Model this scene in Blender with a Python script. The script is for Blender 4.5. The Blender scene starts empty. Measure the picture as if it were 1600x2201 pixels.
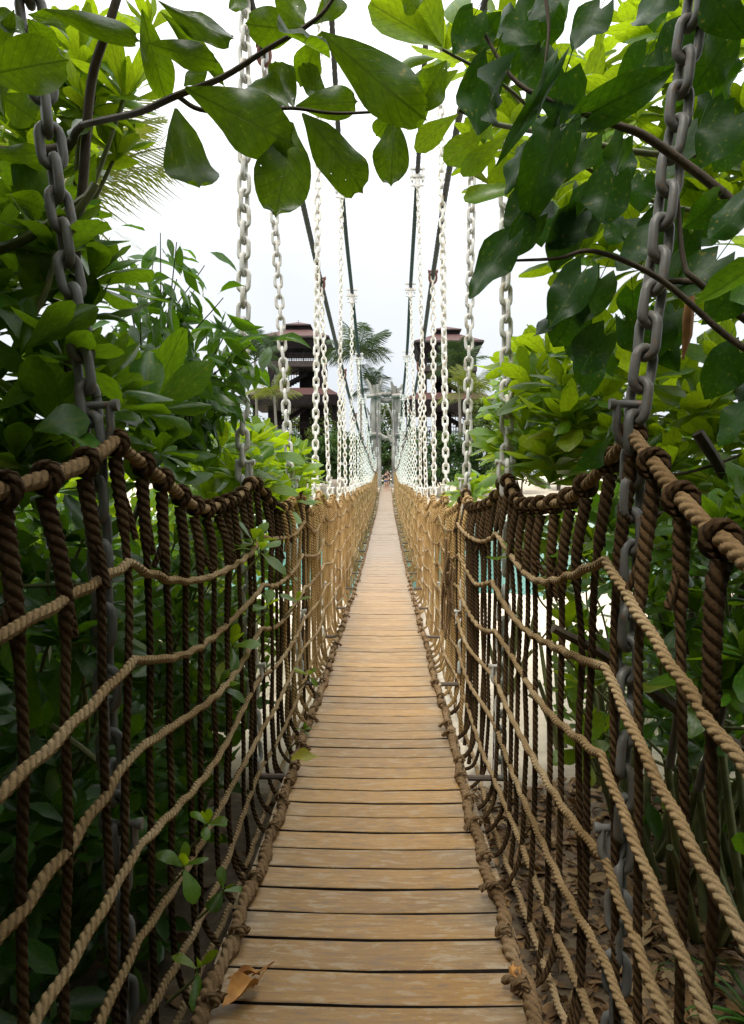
import bpy, math, random
import numpy as np
from mathutils import Vector, Matrix

random.seed(7)
RNG = np.random.default_rng(7)
R = math.radians
scene = bpy.context.scene
col = scene.collection

# ------------------------------------------------------------------ camera
CAMX, CAMZ, FPX = 0.06, 1.70, 1600.0
cam_data = bpy.data.cameras.new('camera')
cam = bpy.data.objects.new('camera', cam_data)
col.objects.link(cam)
cam_data.sensor_fit = 'HORIZONTAL'
cam_data.sensor_width = 36.0
cam_data.lens = 36.0 * FPX / 1600.0
cam_data.clip_start = 0.05
cam_data.clip_end = 3000.0
PITCH = math.atan(50.5 / FPX)
YAW = math.atan(31.0 / FPX * math.cos(PITCH))
cam.location = (CAMX, 0.0, CAMZ)
cam.rotation_euler = (R(90) - PITCH, 0.0, YAW)
scene.camera = cam
CROT = cam.rotation_euler.to_matrix()

# ------------------------------------------------------------------ sky and sun
SUN_EL, SUN_AZ = R(58), R(205)          # azimuth clockwise from +Y
world = bpy.data.worlds.new('World')
scene.world = world
world.use_nodes = True
wn = world.node_tree.nodes
wl = world.node_tree.links
wn.clear()
w_out = wn.new('ShaderNodeOutputWorld')
w_sky = wn.new('ShaderNodeTexSky')
w_sky.sky_type = 'NISHITA'
w_sky.sun_disc = False
w_sky.sun_elevation = SUN_EL
w_sky.sun_rotation = SUN_AZ
w_sky.dust_density = 4.0
w_b1 = wn.new('ShaderNodeBackground')
w_b1.inputs['Strength'].default_value = 0.12
wl.new(w_sky.outputs[0], w_b1.inputs['Color'])
w_tc = wn.new('ShaderNodeTexCoord')
w_sep = wn.new('ShaderNodeSeparateXYZ')
wl.new(w_tc.outputs['Generated'], w_sep.inputs[0])
w_ramp = wn.new('ShaderNodeValToRGB')
w_ramp.color_ramp.elements[0].position = 0.0
w_ramp.color_ramp.elements[0].color = (0.235, 0.25, 0.268, 1)
w_e = w_ramp.color_ramp.elements.new(0.30)
w_e.color = (0.36, 0.37, 0.38, 1)
w_ramp.color_ramp.elements[2].position = 0.75
w_ramp.color_ramp.elements[2].color = (1.0, 1.0, 1.0, 1)
wl.new(w_sep.outputs['Z'], w_ramp.inputs['Fac'])
w_b2 = wn.new('ShaderNodeBackground')
w_b2.inputs['Strength'].default_value = 2.7
w_noise = wn.new('ShaderNodeTexNoise')
w_noise.inputs['Scale'].default_value = 3.2
w_noise.inputs['Detail'].default_value = 5.0
wl.new(w_tc.outputs['Generated'], w_noise.inputs['Vector'])
w_cr = wn.new('ShaderNodeValToRGB')
w_cr.color_ramp.elements[0].position = 0.3
w_cr.color_ramp.elements[0].color = (0.88, 0.885, 0.895, 1)
w_cr.color_ramp.elements[1].position = 0.7
w_cr.color_ramp.elements[1].color = (1.06, 1.06, 1.06, 1)
wl.new(w_noise.outputs['Fac'], w_cr.inputs['Fac'])
w_mul = wn.new('ShaderNodeMix')
w_mul.data_type = 'RGBA'
w_mul.blend_type = 'MULTIPLY'
w_mul.inputs[0].default_value = 1.0
wl.new(w_ramp.outputs['Color'], w_mul.inputs[6])
wl.new(w_cr.outputs['Color'], w_mul.inputs[7])
wl.new(w_mul.outputs[2], w_b2.inputs['Color'])
w_mix = wn.new('ShaderNodeMixShader')
w_mix.inputs['Fac'].default_value = 0.88
wl.new(w_b1.outputs[0], w_mix.inputs[1])
wl.new(w_b2.outputs[0], w_mix.inputs[2])
wl.new(w_mix.outputs[0], w_out.inputs['Surface'])

sun_data = bpy.data.lights.new('sun', 'SUN')
sun_data.energy = 2.2
sun_data.angle = R(14)
sun_data.color = (1.0, 0.95, 0.86)
sun = bpy.data.objects.new('sun', sun_data)
col.objects.link(sun)
sdir = Vector((math.sin(SUN_AZ) * math.cos(SUN_EL), math.cos(SUN_AZ) * math.cos(SUN_EL), math.sin(SUN_EL)))
sun.rotation_euler = sdir.to_track_quat('Z', 'Y').to_euler()
sun.location = (0, -5, 30)

vs = scene.view_settings
vs.view_transform = 'Standard'
vs.look = 'None'
vs.exposure = 0.3
vs.gamma = 1.0
vs.use_curve_mapping = False
scene.render.film_transparent = False
try:
    scene.cycles.max_bounces = 6
    scene.cycles.diffuse_bounces = 3
    scene.cycles.glossy_bounces = 2
    scene.cycles.transmission_bounces = 3
    scene.cycles.use_denoising = True
    scene.cycles.caustics_reflective = False
    scene.cycles.caustics_refractive = False
except Exception:
    pass


# ------------------------------------------------------------------ helpers
def P(px, py, d):
    """point of the place seen at photo pixel (px, py), d metres ahead along the bridge"""
    r = CROT @ Vector(((px - 800.0) / FPX, -(py - 1100.5) / FPX, -1.0))
    k = d / r.y
    return Vector((CAMX + r.x * k, d, CAMZ + r.z * k))


class MB:
    """collects vertices, faces and uvs of one mesh"""
    def __init__(self):
        self.v, self.f, self.uv, self.n = [], [], [], 0
        self.mi = []

    def add(self, v, f, uv=None, mi=0):
        v = np.asarray(v, dtype=np.float64).reshape(-1, 3)
        self.v.append(v)
        self.uv.append(np.zeros((len(v), 2)) if uv is None else np.asarray(uv, float))
        if isinstance(f, np.ndarray):
            f = [f]
        else:
            by = {}
            for q in f:
                by.setdefault(len(q), []).append(q)
            f = [np.array(q) for q in by.values()]
        for q in f:
            self.f.append(q + self.n)
            self.mi.append(np.full(len(q), mi))
        self.n += len(v)

    def mesh(self, name, mats, smooth=True):
        me = bpy.data.meshes.new(name)
        v = np.concatenate(self.v)
        uv = np.concatenate(self.uv)
        loops = np.concatenate([q.ravel() for q in self.f])
        tot = np.concatenate([np.full(len(q), q.shape[1]) for q in self.f])
        start = np.concatenate([[0], np.cumsum(tot)[:-1]])
        me.vertices.add(len(v))
        me.vertices.foreach_set('co', v.ravel())
        me.loops.add(len(loops))
        me.loops.foreach_set('vertex_index', loops.astype(np.int32))
        me.polygons.add(len(tot))
        me.polygons.foreach_set('loop_start', start.astype(np.int32))
        me.polygons.foreach_set('loop_total', tot.astype(np.int32))
        me.polygons.foreach_set('material_index', np.concatenate(self.mi).astype(np.int32))
        me.polygons.foreach_set('use_smooth', np.full(len(tot), smooth))
        ul = me.uv_layers.new(name='UVMap')
        ul.data.foreach_set('uv', uv[loops].ravel())
        me.update(calc_edges=True)
        me.validate()
        for m in (mats if isinstance(mats, (list, tuple)) else [mats]):
            me.materials.append(m)
        return me

    def box(self, lo, hi, mi=0):
        (x0, y0, z0), (x1, y1, z1) = lo, hi
        v = [(x0, y0, z0), (x1, y0, z0), (x1, y1, z0), (x0, y1, z0), (x0, y0, z1), (x1, y0, z1), (x1, y1, z1), (x0, y1, z1)]
        self.add(v, np.array([(0, 3, 2, 1), (4, 5, 6, 7), (0, 1, 5, 4), (1, 2, 6, 5), (2, 3, 7, 6), (3, 0, 4, 7)]), mi=mi)

    def beam(self, a, b, w, h, mi=0):
        a, b = np.array(a, float), np.array(b, float)
        t = (b - a) / np.linalg.norm(b - a)
        up = np.array([0, 0, 1.0]) if abs(t[2]) < .95 else np.array([0, 1.0, 0])
        s = np.cross(t, up); s /= np.linalg.norm(s)
        u = np.cross(s, t)
        s, u = s * w / 2, u * h / 2
        v = [a - s - u, a + s - u, a + s + u, a - s + u, b - s - u, b + s - u, b + s + u, b - s + u]
        self.add(v, np.array([(0, 3, 2, 1), (4, 5, 6, 7), (0, 1, 5, 4), (1, 2, 6, 5), (2, 3, 7, 6), (3, 0, 4, 7)]), mi=mi)


def link_obj(name, me, parent=None, mat=None, kind=None):
    o = bpy.data.objects.new(name, me)
    col.objects.link(o)
    if parent is not None:
        o.parent = parent
        if mat is None:
            mat = Matrix.Translation(-Vector(parent.location))
        else:
            mat = Matrix.Translation(-Vector(parent.location)) @ mat
        o.matrix_basis = mat
    elif mat is not None:
        o.matrix_basis = mat
    if kind:
        o['kind'] = kind
    return o


def tag(o, label, cat, group=None):
    o['label'] = label
    o['category'] = cat
    if group:
        o['group'] = group
    return o


def thing(name, loc, label, cat, group=None):
    o = bpy.data.objects.new(name, None)
    o.empty_display_size = 0.1
    o.location = loc
    col.objects.link(o)
    return tag(o, label, cat, group)


def resample(pts, step):
    pts = np.asarray(pts, float)
    seg = np.linalg.norm(np.diff(pts, axis=0), axis=1)
    s = np.concatenate([[0], np.cumsum(seg)])
    if callable(step):
        out, c = [0.0], 0.0
        while c < s[-1]:
            y = np.interp(c, s, pts[:, 1])
            c += step(y)
            out.append(min(c, s[-1]))
        q = np.array(out)
        if len(q) > 2 and q[-1] - q[-2] < 1e-6:
            q = q[:-1]
    else:
        q = np.linspace(0, s[-1], max(2, int(math.ceil(s[-1] / step)) + 1))
    return np.stack([np.interp(q, s, pts[:, i]) for i in range(3)], 1), q


def catmull(pts, n=8):
    p = np.asarray(pts, float)
    p = np.vstack([2 * p[0] - p[1], p, 2 * p[-1] - p[-2]])
    out = []
    for i in range(1, len(p) - 2):
        for t in np.linspace(0, 1, n, endpoint=False):
            a, b, c, d = p[i - 1], p[i], p[i + 1], p[i + 2]
            out.append(.5 * ((2 * b) + (c - a) * t + (2 * a - 5 * b + 4 * c - d) * t * t + (3 * b - a - 3 * c + d) * t ** 3))
    out.append(p[-2])
    return np.array(out)


def frames(p):
    t = np.gradient(p, axis=0)
    t /= np.maximum(np.linalg.norm(t, axis=1, keepdims=True), 1e-9)
    n = np.zeros_like(t)
    ref = np.array([0, 0, 1.0]) if abs(t[0, 2]) < .9 else np.array([1.0, 0, 0])
    a = np.cross(t[0], ref); a /= np.linalg.norm(a)
    n[0] = a
    for i in range(1, len(p)):
        a = a - t[i] * np.dot(a, t[i])
        a /= max(np.linalg.norm(a), 1e-9)
        n[i] = a
    return t, n, np.cross(t, n)


def tube(mb, p, s, r, n=8, lobes=0, lay=0.12, depth=.24, cap=True, mi=0, phase=0.0):
    """sweep a round or rope-laid section along p (arc lengths s); r number or per-ring array"""
    p = np.asarray(p, float)
    m = len(p)
    r = np.broadcast_to(np.asarray(r, float), (m,))
    t, a, b = frames(p)
    th = np.linspace(0, 2 * np.pi, n + 1)
    rad = np.ones((m, n + 1))
    if lobes:
        ph = lobes * th[None, :] / (2 * np.pi) + lobes * s[:, None] / lay + phase
        rad = 1 - depth + depth * np.abs(np.sin(np.pi * ph)) * 1.15
    rr = rad * r[:, None]
    v = p[:, None, :] + rr[..., None] * (np.cos(th)[None, :, None] * a[:, None, :] + np.sin(th)[None, :, None] * b[:, None, :])
    uv = np.stack([np.broadcast_to(th / (2 * np.pi), (m, n + 1)), np.broadcast_to((s / lay)[:, None], (m, n + 1))], -1)
    i = np.arange(m - 1)[:, None] * (n + 1) + np.arange(n)[None, :]
    f = np.stack([i, i + 1, i + n + 2, i + n + 1], -1).reshape(-1, 4)
    mb.add(v.reshape(-1, 3), f, uv.reshape(-1, 2), mi)
    if cap:
        for e, ring in ((0, v[0, :n]), (m - 1, v[-1, :n])):
            o = np.vstack([ring, p[e][None]])
            q = np.stack([np.arange(n), (np.arange(n) + 1) % n, np.full(n, n)], 1)
            mb.add(o, q if e else q[:, ::-1], None, mi)


def pipe(mb, pts, r0, r1=None, n=6, step=None, mi=0):
    p = catmull(pts, 5) if len(pts) > 2 else np.asarray(pts, float)
    if step:
        p, s = resample(p, step)
    else:
        s = np.concatenate([[0], np.cumsum(np.linalg.norm(np.diff(p, axis=0), axis=1))])
    tube(mb, p, s, np.linspace(r0, r0 if r1 is None else r1, len(p)), n, mi=mi)


# ------------------------------------------------------------------ materials
def new_mat(name):
    m = bpy.data.materials.new(name)
    m.use_nodes = True
    nt = m.node_tree
    return m, nt, nt.nodes, nt.links, nt.nodes['Principled BSDF']


def N(nodes, t, **kw):
    n = nodes.new(t)
    for k, v in kw.items():
        setattr(n, k, v)
    return n


def math_n(nodes, links, op, a, b=None, c=None, clamp=False):
    n = nodes.new('ShaderNodeMath')
    n.operation = op
    n.use_clamp = clamp
    for i, x in enumerate((a, b, c)):
        if x is None:
            continue
        if isinstance(x, (int, float)):
            n.inputs[i].default_value = x
        else:
            links.new(x, n.inputs[i])
    return n.outputs[0]


def mixc(nodes, links, f, a, b, blend='MIX'):
    n = nodes.new('ShaderNodeMix')
    n.data_type = 'RGBA'
    n.blend_type = blend
    for i, x in ((0, f), (6, a), (7, b)):
        if isinstance(x, (int, float)):
            n.inputs[i].default_value = x
        elif isinstance(x, (tuple, list)):
            n.inputs[i].default_value = (x[0], x[1], x[2], 1)
        else:
            links.new(x, n.inputs[i])
    return n.outputs[2]


def noise(nodes, links, vec, scale, detail=4, rough=.55):
    n = nodes.new('ShaderNodeTexNoise')
    n.inputs['Scale'].default_value = scale
    n.inputs['Detail'].default_value = detail
    n.inputs['Roughness'].default_value = rough
    if vec is not None:
        links.new(vec, n.inputs['Vector'])
    return n.outputs['Fac']


def ramp(nodes, links, fac, stops):
    n = nodes.new('ShaderNodeValToRGB')
    e = n.color_ramp.elements
    while len(e) < len(stops):
        e.new(.5)
    for i, (p, c) in enumerate(stops):
        e[i].position = p
        e[i].color = (c[0], c[1], c[2], 1) if isinstance(c, (tuple, list)) else (c, c, c, 1)
    links.new(fac, n.inputs['Fac'])
    return n.outputs['Color']


def bump(nodes, links, h, bsdf, strength=.3, dist=.01):
    n = nodes.new('ShaderNodeBump')
    n.inputs['Strength'].default_value = strength
    n.inputs['Distance'].default_value = dist
    links.new(h, n.inputs['Height'])
    links.new(n.outputs[0], bsdf.inputs['Normal'])
    return n


def mapped(nodes, links, scale, src='Object'):
    tc = nodes.new('ShaderNodeTexCoord')
    mp = nodes.new('ShaderNodeMapping')
    mp.inputs['Scale'].default_value = scale
    links.new(tc.outputs[src], mp.inputs['Vector'])
    return mp.outputs[0]


def simple_mat(name, c1, c2, scale=6, rough=.7, bs=.2, bd=.01, detail=5, metal=0.0, stretch=(1, 1, 1), spec=.5):
    m, nt, ns, ls, b = new_mat(name)
    vec = mapped(ns, ls, stretch)
    f = noise(ns, ls, vec, scale, detail)
    ls.new(ramp(ns, ls, f, [(.3, c1), (.7, c2)]), b.inputs['Base Color'])
    b.inputs['Roughness'].default_value = rough
    b.inputs['Metallic'].default_value = metal
    b.inputs['Specular IOR Level'].default_value = spec
    f2 = noise(ns, ls, vec, scale * 5, 4)
    bump(ns, ls, f2, b, bs, bd)
    return m


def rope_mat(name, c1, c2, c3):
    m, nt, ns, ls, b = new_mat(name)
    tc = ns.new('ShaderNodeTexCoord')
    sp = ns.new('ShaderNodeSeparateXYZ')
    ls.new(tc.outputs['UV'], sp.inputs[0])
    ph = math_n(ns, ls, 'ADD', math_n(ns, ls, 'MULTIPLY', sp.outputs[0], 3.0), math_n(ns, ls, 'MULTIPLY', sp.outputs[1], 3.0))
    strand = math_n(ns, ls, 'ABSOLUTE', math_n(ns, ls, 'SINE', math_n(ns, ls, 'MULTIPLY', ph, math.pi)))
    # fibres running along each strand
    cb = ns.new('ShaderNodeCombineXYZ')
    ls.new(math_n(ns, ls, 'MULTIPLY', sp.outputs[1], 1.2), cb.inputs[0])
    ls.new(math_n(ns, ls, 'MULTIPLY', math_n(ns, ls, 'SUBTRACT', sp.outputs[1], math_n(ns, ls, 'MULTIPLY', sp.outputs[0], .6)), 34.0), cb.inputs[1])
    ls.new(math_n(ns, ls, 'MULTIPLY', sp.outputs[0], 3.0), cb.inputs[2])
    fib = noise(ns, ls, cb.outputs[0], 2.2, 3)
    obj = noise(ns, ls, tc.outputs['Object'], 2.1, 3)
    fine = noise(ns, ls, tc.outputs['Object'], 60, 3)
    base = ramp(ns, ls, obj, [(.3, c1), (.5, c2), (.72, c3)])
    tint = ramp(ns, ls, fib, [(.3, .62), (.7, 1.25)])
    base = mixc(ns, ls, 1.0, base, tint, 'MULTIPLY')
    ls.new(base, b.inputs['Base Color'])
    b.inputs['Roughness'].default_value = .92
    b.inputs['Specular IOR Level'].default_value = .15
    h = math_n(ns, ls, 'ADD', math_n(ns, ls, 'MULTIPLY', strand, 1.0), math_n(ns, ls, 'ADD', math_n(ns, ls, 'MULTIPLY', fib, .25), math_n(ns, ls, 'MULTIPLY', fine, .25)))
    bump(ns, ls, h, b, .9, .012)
    return m


def leaf_mat(name, dark, light, yellow, trans, tfac=.38, rough=.38, spot=(.22, .16, .03), yfrac=.93, holes=0.0, spec=.40):
    m, nt, ns, ls, b = new_mat(name)
    tc = ns.new('ShaderNodeTexCoord')
    sp = ns.new('ShaderNodeSeparateXYZ')
    ls.new(tc.outputs['UV'], sp.inputs[0])
    oi = ns.new('ShaderNodeObjectInfo')
    ge = ns.new('ShaderNodeNewGeometry')
    rnd = math_n(ns, ls, 'FRACT', math_n(ns, ls, 'ADD', oi.outputs['Random'], ge.outputs['Random Per Island']))
    rnd2 = math_n(ns, ls, 'FRACT', math_n(ns, ls, 'MULTIPLY', rnd, 17.31))
    dx = math_n(ns, ls, 'ABSOLUTE', math_n(ns, ls, 'SUBTRACT', sp.outputs[0], .5))
    rib = math_n(ns, ls, 'LESS_THAN', dx, .018)
    vein = math_n(ns, ls, 'FRACT', math_n(ns, ls, 'MULTIPLY', math_n(ns, ls, 'SUBTRACT', sp.outputs[1], math_n(ns, ls, 'MULTIPLY', dx, .55)), 8.0))
    veinl = math_n(ns, ls, 'LESS_THAN', math_n(ns, ls, 'ABSOLUTE', math_n(ns, ls, 'SUBTRACT', vein, .5)), .035)
    c = ramp(ns, ls, rnd, [(0.0, dark), (.55, light), (yfrac, light), (1.0, yellow)])
    big = noise(ns, ls, tc.outputs['Object'], 1.4, 2)
    c = mixc(ns, ls, math_n(ns, ls, 'MULTIPLY', big, .5), c, dark)
    sv = ns.new('ShaderNodeVectorMath'); sv.operation = 'SCALE'
    ls.new(tc.outputs['UV'], sv.inputs[0]); sv.inputs['Scale'].default_value = 5.0
    ad = ns.new('ShaderNodeVectorMath'); ad.operation = 'ADD'
    ls.new(sv.outputs[0], ad.inputs[0])
    cbx = ns.new('ShaderNodeCombineXYZ'); ls.new(math_n(ns, ls, 'MULTIPLY', rnd2, 50.0), cbx.inputs[2])
    ls.new(cbx.outputs[0], ad.inputs[1])
    sn = noise(ns, ls, ad.outputs[0], 2.4, 4)
    spots = math_n(ns, ls, 'MULTIPLY', ramp(ns, ls, sn, [(.63, 0.0), (.68, 1.0)]), .65)
    c = mixc(ns, ls, spots, c, spot)
    mott = ramp(ns, ls, sn, [(.3, .8), (.65, 1.15)])
    c = mixc(ns, ls, 1.0, c, mott, 'MULTIPLY')
    c = mixc(ns, ls, math_n(ns, ls, 'MULTIPLY', rib, .55), c, yellow)
    c = mixc(ns, ls, math_n(ns, ls, 'MULTIPLY', veinl, .12), c, yellow)
    ls.new(c, b.inputs['Base Color'])
    b.inputs['Roughness'].default_value = rough
    b.inputs['Specular IOR Level'].default_value = spec
    h = math_n(ns, ls, 'SUBTRACT', math_n(ns, ls, 'MULTIPLY', sn, .4), math_n(ns, ls, 'ADD', rib, math_n(ns, ls, 'MULTIPLY', veinl, .5)))
    bp = bump(ns, ls, h, b, .35, .004)
    tr = ns.new('ShaderNodeBsdfTranslucent')
    tcol = mixc(ns, ls, rnd2, trans, tuple(x * .6 for x in trans))
    tcol = mixc(ns, ls, math_n(ns, ls, 'MULTIPLY', math_n(ns, ls, 'MAXIMUM', rib, veinl), .55), tcol, dark)
    tcol = mixc(ns, ls, 1.0, tcol, mott, 'MULTIPLY')
    ls.new(tcol, tr.inputs['Color'])
    mx = ns.new('ShaderNodeMixShader')
    ls.new(math_n(ns, ls, 'MULTIPLY', math_n(ns, ls, 'ADD', math_n(ns, ls, 'MULTIPLY', rnd2, 1.0), .45), tfac), mx.inputs['Fac'])
    ls.new(b.outputs[0], mx.inputs[1])
    ls.new(tr.outputs[0], mx.inputs[2])
    surf = mx.outputs[0]
    if holes:
        hn = noise(ns, ls, ad.outputs[0], 1.7, 3)
        hf = math_n(ns, ls, 'GREATER_THAN', hn, holes)
        tp = ns.new('ShaderNodeBsdfTransparent')
        m2 = ns.new('ShaderNodeMixShader')
        ls.new(hf, m2.inputs['Fac']); ls.new(surf, m2.inputs[1]); ls.new(tp.outputs[0], m2.inputs[2])
        surf = m2.outputs[0]
    ls.new(surf, ns['Material Output'].inputs['Surface'])
    return m


M_LEAF_A = leaf_mat('almond_leaf', (.012, .038, .004), (.028, .075, .006), (.12, .19, .012), (.27, .46, .005), .46, .34, holes=.745)
M_LEAF_H = leaf_mat('hibiscus_leaf', (.006, .026, .005), (.016, .054, .008), (.05, .11, .02), (.10, .26, .005), .32, .42, spec=.2)
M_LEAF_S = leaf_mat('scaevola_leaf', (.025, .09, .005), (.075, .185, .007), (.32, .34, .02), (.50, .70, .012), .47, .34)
M_LEAF_SD = leaf_mat('shade_scaevola_leaf', (.016, .062, .006), (.045, .13, .008), (.22, .26, .02), (.26, .46, .010), .40, .30)  # scaevola leaf copy with shade put into its greens
M_LEAF_N = leaf_mat('narrow_leaf', (.014, .055, .006), (.036, .115, .010), (.13, .20, .02), (.20, .42, .010), .38, .32)
M_LEAF_Y = leaf_mat('yellow_leaf', (.30, .30, .02), (.38, .36, .03), (.5, .42, .05), (.45, .42, .03), .35, .4)
M_PALM = leaf_mat('palm_leaf', (.016, .042, .012), (.032, .072, .02), (.14, .16, .04), (.09, .15, .02), .24, .45)
M_PALM_Y = leaf_mat('sunny_palm_leaf', (.10, .13, .015), (.17, .20, .025), (.28, .26, .05), (.26, .30, .02), .40, .42)
M_FAR = leaf_mat('far_foliage', (.018, .05, .012), (.045, .10, .018), (.10, .15, .03), (.13, .24, .02), .28, .5)
M_FAR_L = leaf_mat('light_far_foliage', (.06, .11, .02), (.11, .17, .03), (.2, .22, .05), (.25, .34, .04), .34, .5)
M_DEAD = simple_mat('dead_leaf', (.30, .11, .02), (.52, .26, .06), 14, .7, .4, .004)
M_DRY = leaf_mat('dry_litter', (.07, .032, .012), (.27, .15, .055), (.50, .36, .18), (.30, .15, .05), .12, .6, yfrac=.7)
M_BARK = simple_mat('dark_bark', (.035, .026, .016), (.10, .075, .045), 22, .85, .6, .006, stretch=(1, 1, .25))
M_STEM = simple_mat('green_stem', (.06, .08, .02), (.16, .16, .05), 14, .6, .4, .004)
M_ROPE = rope_mat('net_rope', (.21, .132, .056), (.34, .23, .112), (.46, .335, .185))
M_ROPE_V = rope_mat('upright_rope', (.28, .165, .06), (.44, .275, .11), (.56, .38, .175))  # farther uprights, their tan lightened for the sunlight on them
M_ROPE_SHADE = rope_mat('shaded_upright_rope', (.040, .022, .009), (.070, .040, .016), (.12, .072, .032))  # same rope for the near uprights, tree shade painted into its colour
M_ROPE_T = rope_mat('top_rope', (.16, .098, .042), (.27, .175, .085), (.40, .285, .155))
M_CURB = rope_mat('edge_rope', (.14, .085, .04), (.24, .15, .075), (.34, .23, .13))
M_CABLE = simple_mat('black_cable', (.012, .010, .010), (.035, .028, .026), 30, .6, .3, .004)
M_RUST = simple_mat('rusty_shackle', (.07, .025, .015), (.20, .075, .04), 26, .75, .5, .004)


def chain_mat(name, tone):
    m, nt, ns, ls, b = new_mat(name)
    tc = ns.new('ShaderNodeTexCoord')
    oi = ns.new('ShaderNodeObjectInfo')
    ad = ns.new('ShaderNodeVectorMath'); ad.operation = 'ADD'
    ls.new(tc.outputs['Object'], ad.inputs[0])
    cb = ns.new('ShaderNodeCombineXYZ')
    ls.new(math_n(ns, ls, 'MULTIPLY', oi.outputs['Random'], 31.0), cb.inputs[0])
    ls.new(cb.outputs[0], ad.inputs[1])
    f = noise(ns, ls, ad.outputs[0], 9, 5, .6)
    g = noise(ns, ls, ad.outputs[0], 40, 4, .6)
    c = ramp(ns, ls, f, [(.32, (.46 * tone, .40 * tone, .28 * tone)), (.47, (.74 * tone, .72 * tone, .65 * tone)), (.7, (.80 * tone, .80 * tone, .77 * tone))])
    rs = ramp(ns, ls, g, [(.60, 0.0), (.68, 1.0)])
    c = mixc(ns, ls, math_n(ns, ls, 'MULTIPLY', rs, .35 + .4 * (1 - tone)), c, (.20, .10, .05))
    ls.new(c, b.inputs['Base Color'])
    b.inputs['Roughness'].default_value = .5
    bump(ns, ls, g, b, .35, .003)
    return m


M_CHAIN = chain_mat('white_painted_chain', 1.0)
M_CHAIN_SHADE = chain_mat('shaded_painted_chain', .17)  # nearest chains: tree shade put into the paint, over its stains and rust
M_CHAIN_MID = chain_mat('half_shaded_painted_chain', .7)  # next chains: a lighter share of the same shade in the paint
M_CLAMP = simple_mat('galvanised_clamp', (.55, .54, .5), (.75, .74, .72), 30, .5, .2, .002)


def plank_mat():
    m, nt, ns, ls, b = new_mat('weathered_plank')
    tc = ns.new('ShaderNodeTexCoord')
    oi = ns.new('ShaderNodeObjectInfo')
    cb = ns.new('ShaderNodeCombineXYZ')
    off = math_n(ns, ls, 'MULTIPLY', oi.outputs['Random'], 57.0)
    ls.new(off, cb.inputs[0]); ls.new(off, cb.inputs[1]); ls.new(off, cb.inputs[2])
    ad = ns.new('ShaderNodeVectorMath'); ad.operation = 'ADD'
    ls.new(tc.outputs['Object'], ad.inputs[0]); ls.new(cb.outputs[0], ad.inputs[1])
    mp = ns.new('ShaderNodeMapping'); mp.inputs['Scale'].default_value = (1.5, 26, 20)
    ls.new(ad.outputs[0], mp.inputs[0])
    grain = noise(ns, ls, mp.outputs[0], 3.0, 5, .65)
    mp2 = ns.new('ShaderNodeMapping'); mp2.inputs['Scale'].default_value = (4.2, 13, 7)
    ls.new(ad.outputs[0], mp2.inputs[0])
    blot = noise(ns, ls, mp2.outputs[0], 2.4, 6, .68)
    mp3 = ns.new('ShaderNodeMapping'); mp3.inputs['Scale'].default_value = (1.3, 2.2, 5)
    ls.new(ad.outputs[0], mp3.inputs[0])
    big = noise(ns, ls, mp3.outputs[0], 2.0, 4, .5)
    c = ramp(ns, ls, grain, [(.25, (.29, .138, .028)), (.55, (.42, .22, .046)), (.8, (.50, .295, .080))])
    tone = ramp(ns, ls, oi.outputs['Random'], [(0, .78), (1, 1.16)])
    c = mixc(ns, ls, 1.0, c, tone, 'MULTIPLY')
    # boards turn to a greyer beige with distance along the bridge
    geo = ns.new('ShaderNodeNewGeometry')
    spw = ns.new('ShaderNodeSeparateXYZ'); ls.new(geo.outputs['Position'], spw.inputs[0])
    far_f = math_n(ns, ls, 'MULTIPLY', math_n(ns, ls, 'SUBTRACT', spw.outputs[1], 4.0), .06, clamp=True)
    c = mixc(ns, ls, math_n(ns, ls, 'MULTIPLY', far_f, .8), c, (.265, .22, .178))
    # foot-worn tan middle, grey weathered sides
    sp = ns.new('ShaderNodeSeparateXYZ'); ls.new(tc.outputs['Object'], sp.inputs[0])
    ax = math_n(ns, ls, 'ABSOLUTE', math_n(ns, ls, 'ADD', sp.outputs[0], .02))
    e = math_n(ns, ls, 'ADD', ax, math_n(ns, ls, 'MULTIPLY', math_n(ns, ls, 'SUBTRACT', big, .5), .5))
    side = ramp(ns, ls, e, [(.30, 0.0), (.62, 1.0)])
    grey = ramp(ns, ls, grain, [(.25, (.19, .145, .09)), (.75, (.33, .275, .195))])
    c = mixc(ns, ls, math_n(ns, ls, 'MULTIPLY', side, .8), c, grey)
    grime_shade = ramp(ns, ls, e, [(.50, 0.0), (.66, 1.0)])
    c = mixc(ns, ls, math_n(ns, ls, 'MULTIPLY', grime_shade, .75), c, (.075, .055, .035))  # outer plank ends darkened for grime and for shade together
    sc = ramp(ns, ls, blot, [(.53, 0.0), (.60, 1.0)])
    c = mixc(ns, ls, math_n(ns, ls, 'MULTIPLY', sc, .42), c, (.50, .42, .31))
    dk = ramp(ns, ls, blot, [(.36, 1.0), (.46, 0.0)])
    c = mixc(ns, ls, math_n(ns, ls, 'MULTIPLY', dk, .55), c, (.13, .085, .05))
    ls.new(c, b.inputs['Base Color'])
    ls.new(ramp(ns, ls, blot, [(.35, .33), (.7, .55)]), b.inputs['Roughness'])
    b.inputs['Specular IOR Level'].default_value = .38
    h = math_n(ns, ls, 'ADD', grain, math_n(ns, ls, 'MULTIPLY', blot, .5))
    bump(ns, ls, h, b, .35, .004)
    return m


M_PLANK = plank_mat()
M_EDGE = simple_mat('gap_shade_plank_edge', (.018, .012, .008), (.05, .034, .022), 14, .9)  # plank sides coloured dark so the gaps look shaded
M_BEAM = simple_mat('deck_beam', (.08, .06, .045), (.16, .12, .09), 6, .8)


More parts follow.
